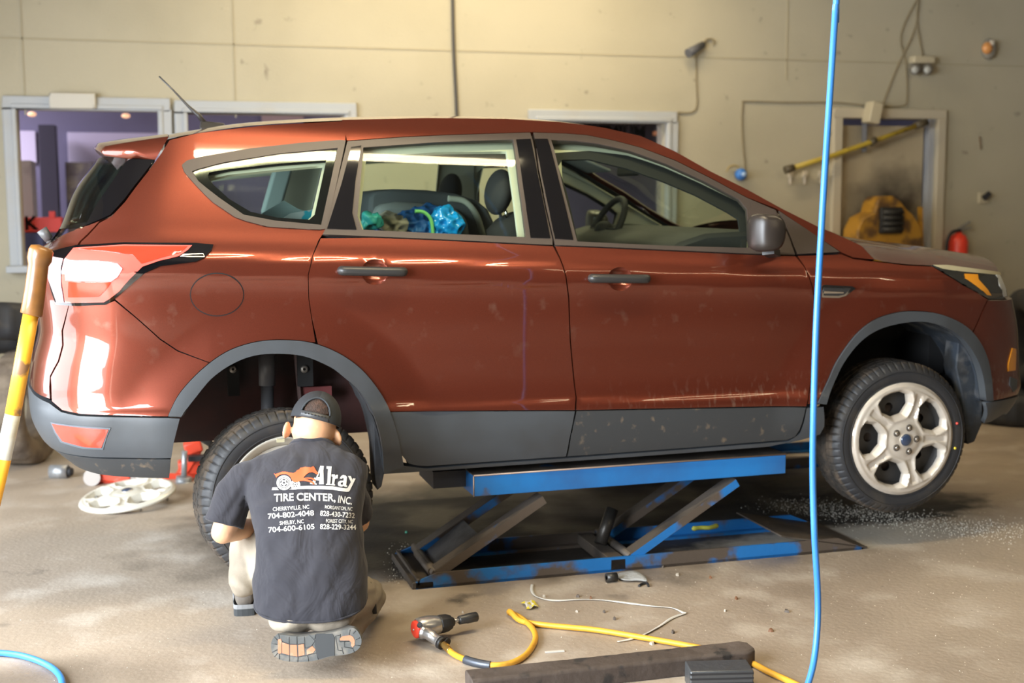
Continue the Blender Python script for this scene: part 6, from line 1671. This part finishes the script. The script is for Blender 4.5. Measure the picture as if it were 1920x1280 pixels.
b_ = MB(); b_.beam(J(186, 890, .0), J(245, 898, -.04), .05, .05); b_.build('jack_arm', JR, jk, bevel=.008)
b_ = MB(); b_.beam(J(330, 905, .1), J(372, 838, .1), .12, .05, (0, 1, 0)); b_.beam(J(335, 880, .1), J(392, 872, .1), .10, .10, (0, 1, 0)); b_.beam(J(346, 842, .08), J(378, 832, .08), .10, .07, (0, 1, 0)); b_.build('lift_bracket', JR, jk, bevel=.01)
b_ = MB(); b_.cyl(J(342, 925, -.1), J(345, 893, -.1), .05, .042, 20); b_.cyl(J(345, 893, -.1), J(346, 845, -.1), .016, .016, 12); b_.build('hydraulic_ram', JS, jk)
b_ = MB(); b_.ball(J(344, 918, -.12), (.062, .05, .055)); b_.build('pump_body', JS, jk)
b_ = MB(); b_.beam(J(352, 859, .0), J(392, 857, .0), .06, .03, (0, 1, 0)); b_.build('saddle', BLK, jk)
# spray can / bits behind bumper
t = thing('metal_flask', 'small silver canister lying by the tyres under the bumper', 'canister', tuple(atz(115, 885)))
c = atz(95, 884, .035); d_ = atz(128, 884, .035); b_ = MB(); b_.cyl(c, d_, .04, .04, 20); b_.build('canister_body', JS, t)
b_ = MB(); b_.cyl(d_, d_+(d_-c)*.25, .032, .02, 20); b_.build('canister_cap', BLK, t)

# ------------------------------------------------------------------ litter on the floor
t = thing('rag', 'grey crumpled rag lying by the lift base with a black socket', 'rag', tuple(atz(1185, 1088)))
b_ = MB(); rnd = random.Random(4); gp = [[atz(x, y, 0.0) for x, y in row] for row in ([(1158, 1078), (1172, 1074), (1190, 1073), (1206, 1080)], [(1156, 1085), (1172, 1084), (1192, 1083), (1212, 1089)], [(1168, 1093), (1180, 1092), (1200, 1092), (1216, 1095)])]
V = [p+Vector((0, 0, .006+rnd.uniform(0, .03)*(1 if 0 < i < 3 and r_ == 1 else .5))) for r_, row in enumerate(gp) for i, p in enumerate(row)]
b_.add(V, [(r_*4+i, r_*4+i+1, (r_+1)*4+i+1, (r_+1)*4+i) for r_ in range(2) for i in range(3)]); o = b_.build('cloth', mat('rag_grey', (.33, .33, .32), .8, bump=(60, .5)), t, sub=2); so = o.modifiers.new('s', 'SOLIDIFY'); so.thickness = .004
t = thing('socket', 'black impact socket lying beside the grey rag', 'socket', tuple(atz(1145, 1083)))
c = atz(1137, 1083, .02); d_ = atz(1156, 1081, .02); b_ = MB(); b_.lathe([(.009, 0), (.019, 0), (.019, (d_-c).length), (0, (d_-c).length), (0, .02), (.009, .02)], c, d_-c, 24); b_.build('socket_body', mat('socket_steel', (.06, .058, .055), .4, .6), t)
b_ = MB(); b_.tube([tuple(atz(x, y, .006)) for x, y in catmull([(1198, 1098), (1204, 1094), (1213, 1093), (1216, 1098)], 5)], .005, 8); tag(b_.build('rubber_ring', BLK), 'small black rubber ring piece below the grey rag', 'ring')
b_ = MB(); rnd = random.Random(8); c = atz(995, 1137); V = []; 
for i in range(5):
    for k in range(5): V.append(c+Vector(((i-2)*.013+rnd.uniform(-.004, .004), (k-2)*.02+rnd.uniform(-.006, .006), .003+rnd.uniform(0, .014))))
b_.cur = 0; b_.add(V, [(i*5+k, i*5+k+1, (i+1)*5+k+1, (i+1)*5+k) for i in range(4) for k in range(4)], False)
b_.mi = [1 if k % 3 == 0 or k > 11 else 0 for k in range(16)]
tag(b_.build('candy_wrapper', [WH, mat('wrapper_yellow', (.75, .62, .05), .4)]), 'crumpled white and yellow wrapper on the floor above the yellow hose bend', 'wrapper')
b_ = MB(); c = atz(1040, 1221, .003); b_.box(c, (.068, .010, .004), Euler((0, 0, R(-5))).to_matrix()); tag(b_.build('white_sliver', WH), 'short white plastic sliver on the floor between hose and beam', 'sliver')
b_ = MB(); P_ = [tuple(atz(x, y, .075)) for x, y in catmull([(1298, 991), (1315, 989), (1330, 989), (1345, 985)], 4)]; b_.tube(P_, [.006, .012]+[.010]*(len(P_)-4)+[.012, .009], 10); tag(b_.build('yellow_clip', mat('clip_yellow', (.55, .55, .08), .5)), 'small yellow green plastic clip inside the lift base', 'clip')
chips = [(1020, 1117, .010, 0), (1081, 1145, .008, 0), (1083, 1117, .010, 1), (1133, 1146, .010, 1), (1152, 1159, .010, 1), (1262, 1184, .013, 1), (1222, 1205, .014, 0), (1381, 1121, .009, 2), (1360, 1144, .007, 0), (1475, 1145, .014, 1), (1446, 1181, .014, 2), (1270, 1077, .009, 0), (1332, 1082, .009, 2), (762, 997, .010, 3), (1117, 1024, .008, 4), (1243, 1062, .008, 1), (1402, 1258, .014, 1), (868, 1147, .006, 0), (925, 1249, .006, 0), (1108, 1120, .007, 2)]
cm_ = [mat('chip_pale', (.42, .37, .30), .7), mat('chip_dark', (.10, .08, .065), .7), mat('chip_rust', (.16, .07, .03), .7), mat('chip_green', (.08, .35, .22), .6), mat('chip_red', (.6, .05, .03), .5)]
names = ['pale', 'dark grey', 'rusty', 'green', 'red']
rnd = random.Random(12)
wh = ['near the top of the white strap', 'just below the white strap', 'beside the white strap', 'under the curve of the white strap', 'between white strap and yellow hose', 'below the right end of the white strap', 'above the yellow hose near the beam', 'right of the lift base middle', 'left of the lower strap bend', 'near the blue hose', 'below the blue hose bend', 'by the lift rail right of the rag', 'by the lift rail towards the right', 'on the floor between rear wheel and lift', 'at the foot of the middle lift arm', 'on the lift rail right of the rag', 'at the right end of the wooden beam', 'above the impact wrench', 'under the hose guard', 'beside the small dark strap chip']
for (x, y, s_, k), wv in zip(chips, wh):
    c = atz(x, y, .004); b_ = MB(); vs = [(rnd.uniform(.5, 1)*s_*math.cos(a), rnd.uniform(.5, 1)*s_*1.3*math.sin(a)) for a in [2*math.pi*j/6 for j in range(6)]]
    V = [c+Vector((p[0], p[1], -.004)) for p in vs]+[c+Vector((p[0]*.7, p[1]*.7, rnd.uniform(.002, .007))) for p in vs]
    b_.add(V, [tuple(range(6))[::-1], tuple(range(6, 12))]+[(i, (i+1) % 6, 6+(i+1) % 6, 6+i) for i in range(6)], False)
    tag(b_.build('floor_chip', cm_[k]), 'tiny %s chip of debris %s' % (names[k], wv), 'debris', 'loose chips on the workshop floor')
# uncountable glass-like crumbs below the front wheel and grit over the floor
def grit(name, label, n, fn, smin, smax, mt, seed):
    rnd = random.Random(seed); b_ = MB()
    for _ in range(n):
        x, y = fn(rnd); s_ = rnd.uniform(smin, smax); a = rnd.uniform(0, 3)
        q = [Vector((x+s_*math.cos(a+k*2.09)*rnd.uniform(.6, 1.3), y+s_*math.sin(a+k*2.09)*rnd.uniform(.6, 1.3), .0)) for k in range(3)]
        top = Vector((x, y, s_*rnd.uniform(.5, 1.2)))
        b_.add(q+[top], [(0, 1, 3), (1, 2, 3), (2, 0, 3), (2, 1, 0)], False)
    o = b_.build(name, mt, fixn=False); tag(o, label, 'grit', kind='stuff'); return o
g0 = atz(1600, 985); g1 = atz(1860, 1000)
def gf(r):
    t_ = r.random(); c = atz(1480, 945).lerp(atz(1900, 1000), t_); return c.x+r.gauss(0, .12), c.y+r.gauss(0, .10)
grit('pale_grit', 'pale crumbs scattered over the dark patch below the front wheel', 2600, gf, .0012, .0045, mat('grit_pale', (.45, .42, .36), .6), 1)
def gf2(r):
    return r.uniform(-2.2, 3.6), r.uniform(-2.3, .3)
grit('floor_grit', 'fine pale grit strewn over the concrete floor in front of the lift', 1500, gf2, .001, .0028, mat('grit_sand', (.50, .45, .37), .7), 2)
def gf3(r):
    c = atz(r.uniform(735, 800), r.uniform(1020, 1090)); return c.x+r.gauss(0, .03), c.y+r.gauss(0, .03)
grit('swept_grit', 'rough grit gathered at the left end of the lift base', 260, gf3, .002, .006, mat('grit_mix', (.30, .26, .20), .7), 3)

# ------------------------------------------------------------------ ceiling lamps (the room's own lamps)
TUBE = mat('tube_glow', (1, .9, .7), .4, emit=((1.0, .82, .55), 14.0))
FIX = mat('fixture_white', (.6, .58, .52), .5)
def tube_light(name, x0, x1, y, z, label, power, wdt=.10):
    t = thing(name, label, 'ceiling light', ((x0+x1)/2, y, z), 'long fluorescent lights under the ceiling')
    b_ = MB(); b_.box(((x0+x1)/2, y, z+.06), (x1-x0, .26, .05)); b_.build('lamp_housing', FIX, t, bevel=.006)
    for s_ in (-.06, .06):
        b_ = MB(); b_.cyl((x0+.04, y+s_, z), (x1-.04, y+s_, z), .019, .019, 12); b_.build('fluorescent_tube', TUBE, t)
    a_ = area('tube_area', ((x0+x1)/2, y, z-.03), (0, 0, 0), x1-x0, .16, power, (1.0, .83, .52)); return t
tube_light('tube_light', -.45, 1.65, -.95, 3.45, 'long warm fluorescent fixture hanging in front of the car', 70)
tube_light('tube_light', .2, 3.4, 3.3, 3.7, 'long warm fluorescent fixture near the back wall', 68)
tube_light('tube_light', 3.0, 6.0, .6, 3.75, 'long warm fluorescent fixture over the front of the car', 16)
tube_light('tube_light', 2.6, 5.6, -3.8, 3.75, 'long warm fluorescent fixture behind the camera at the right', 22)
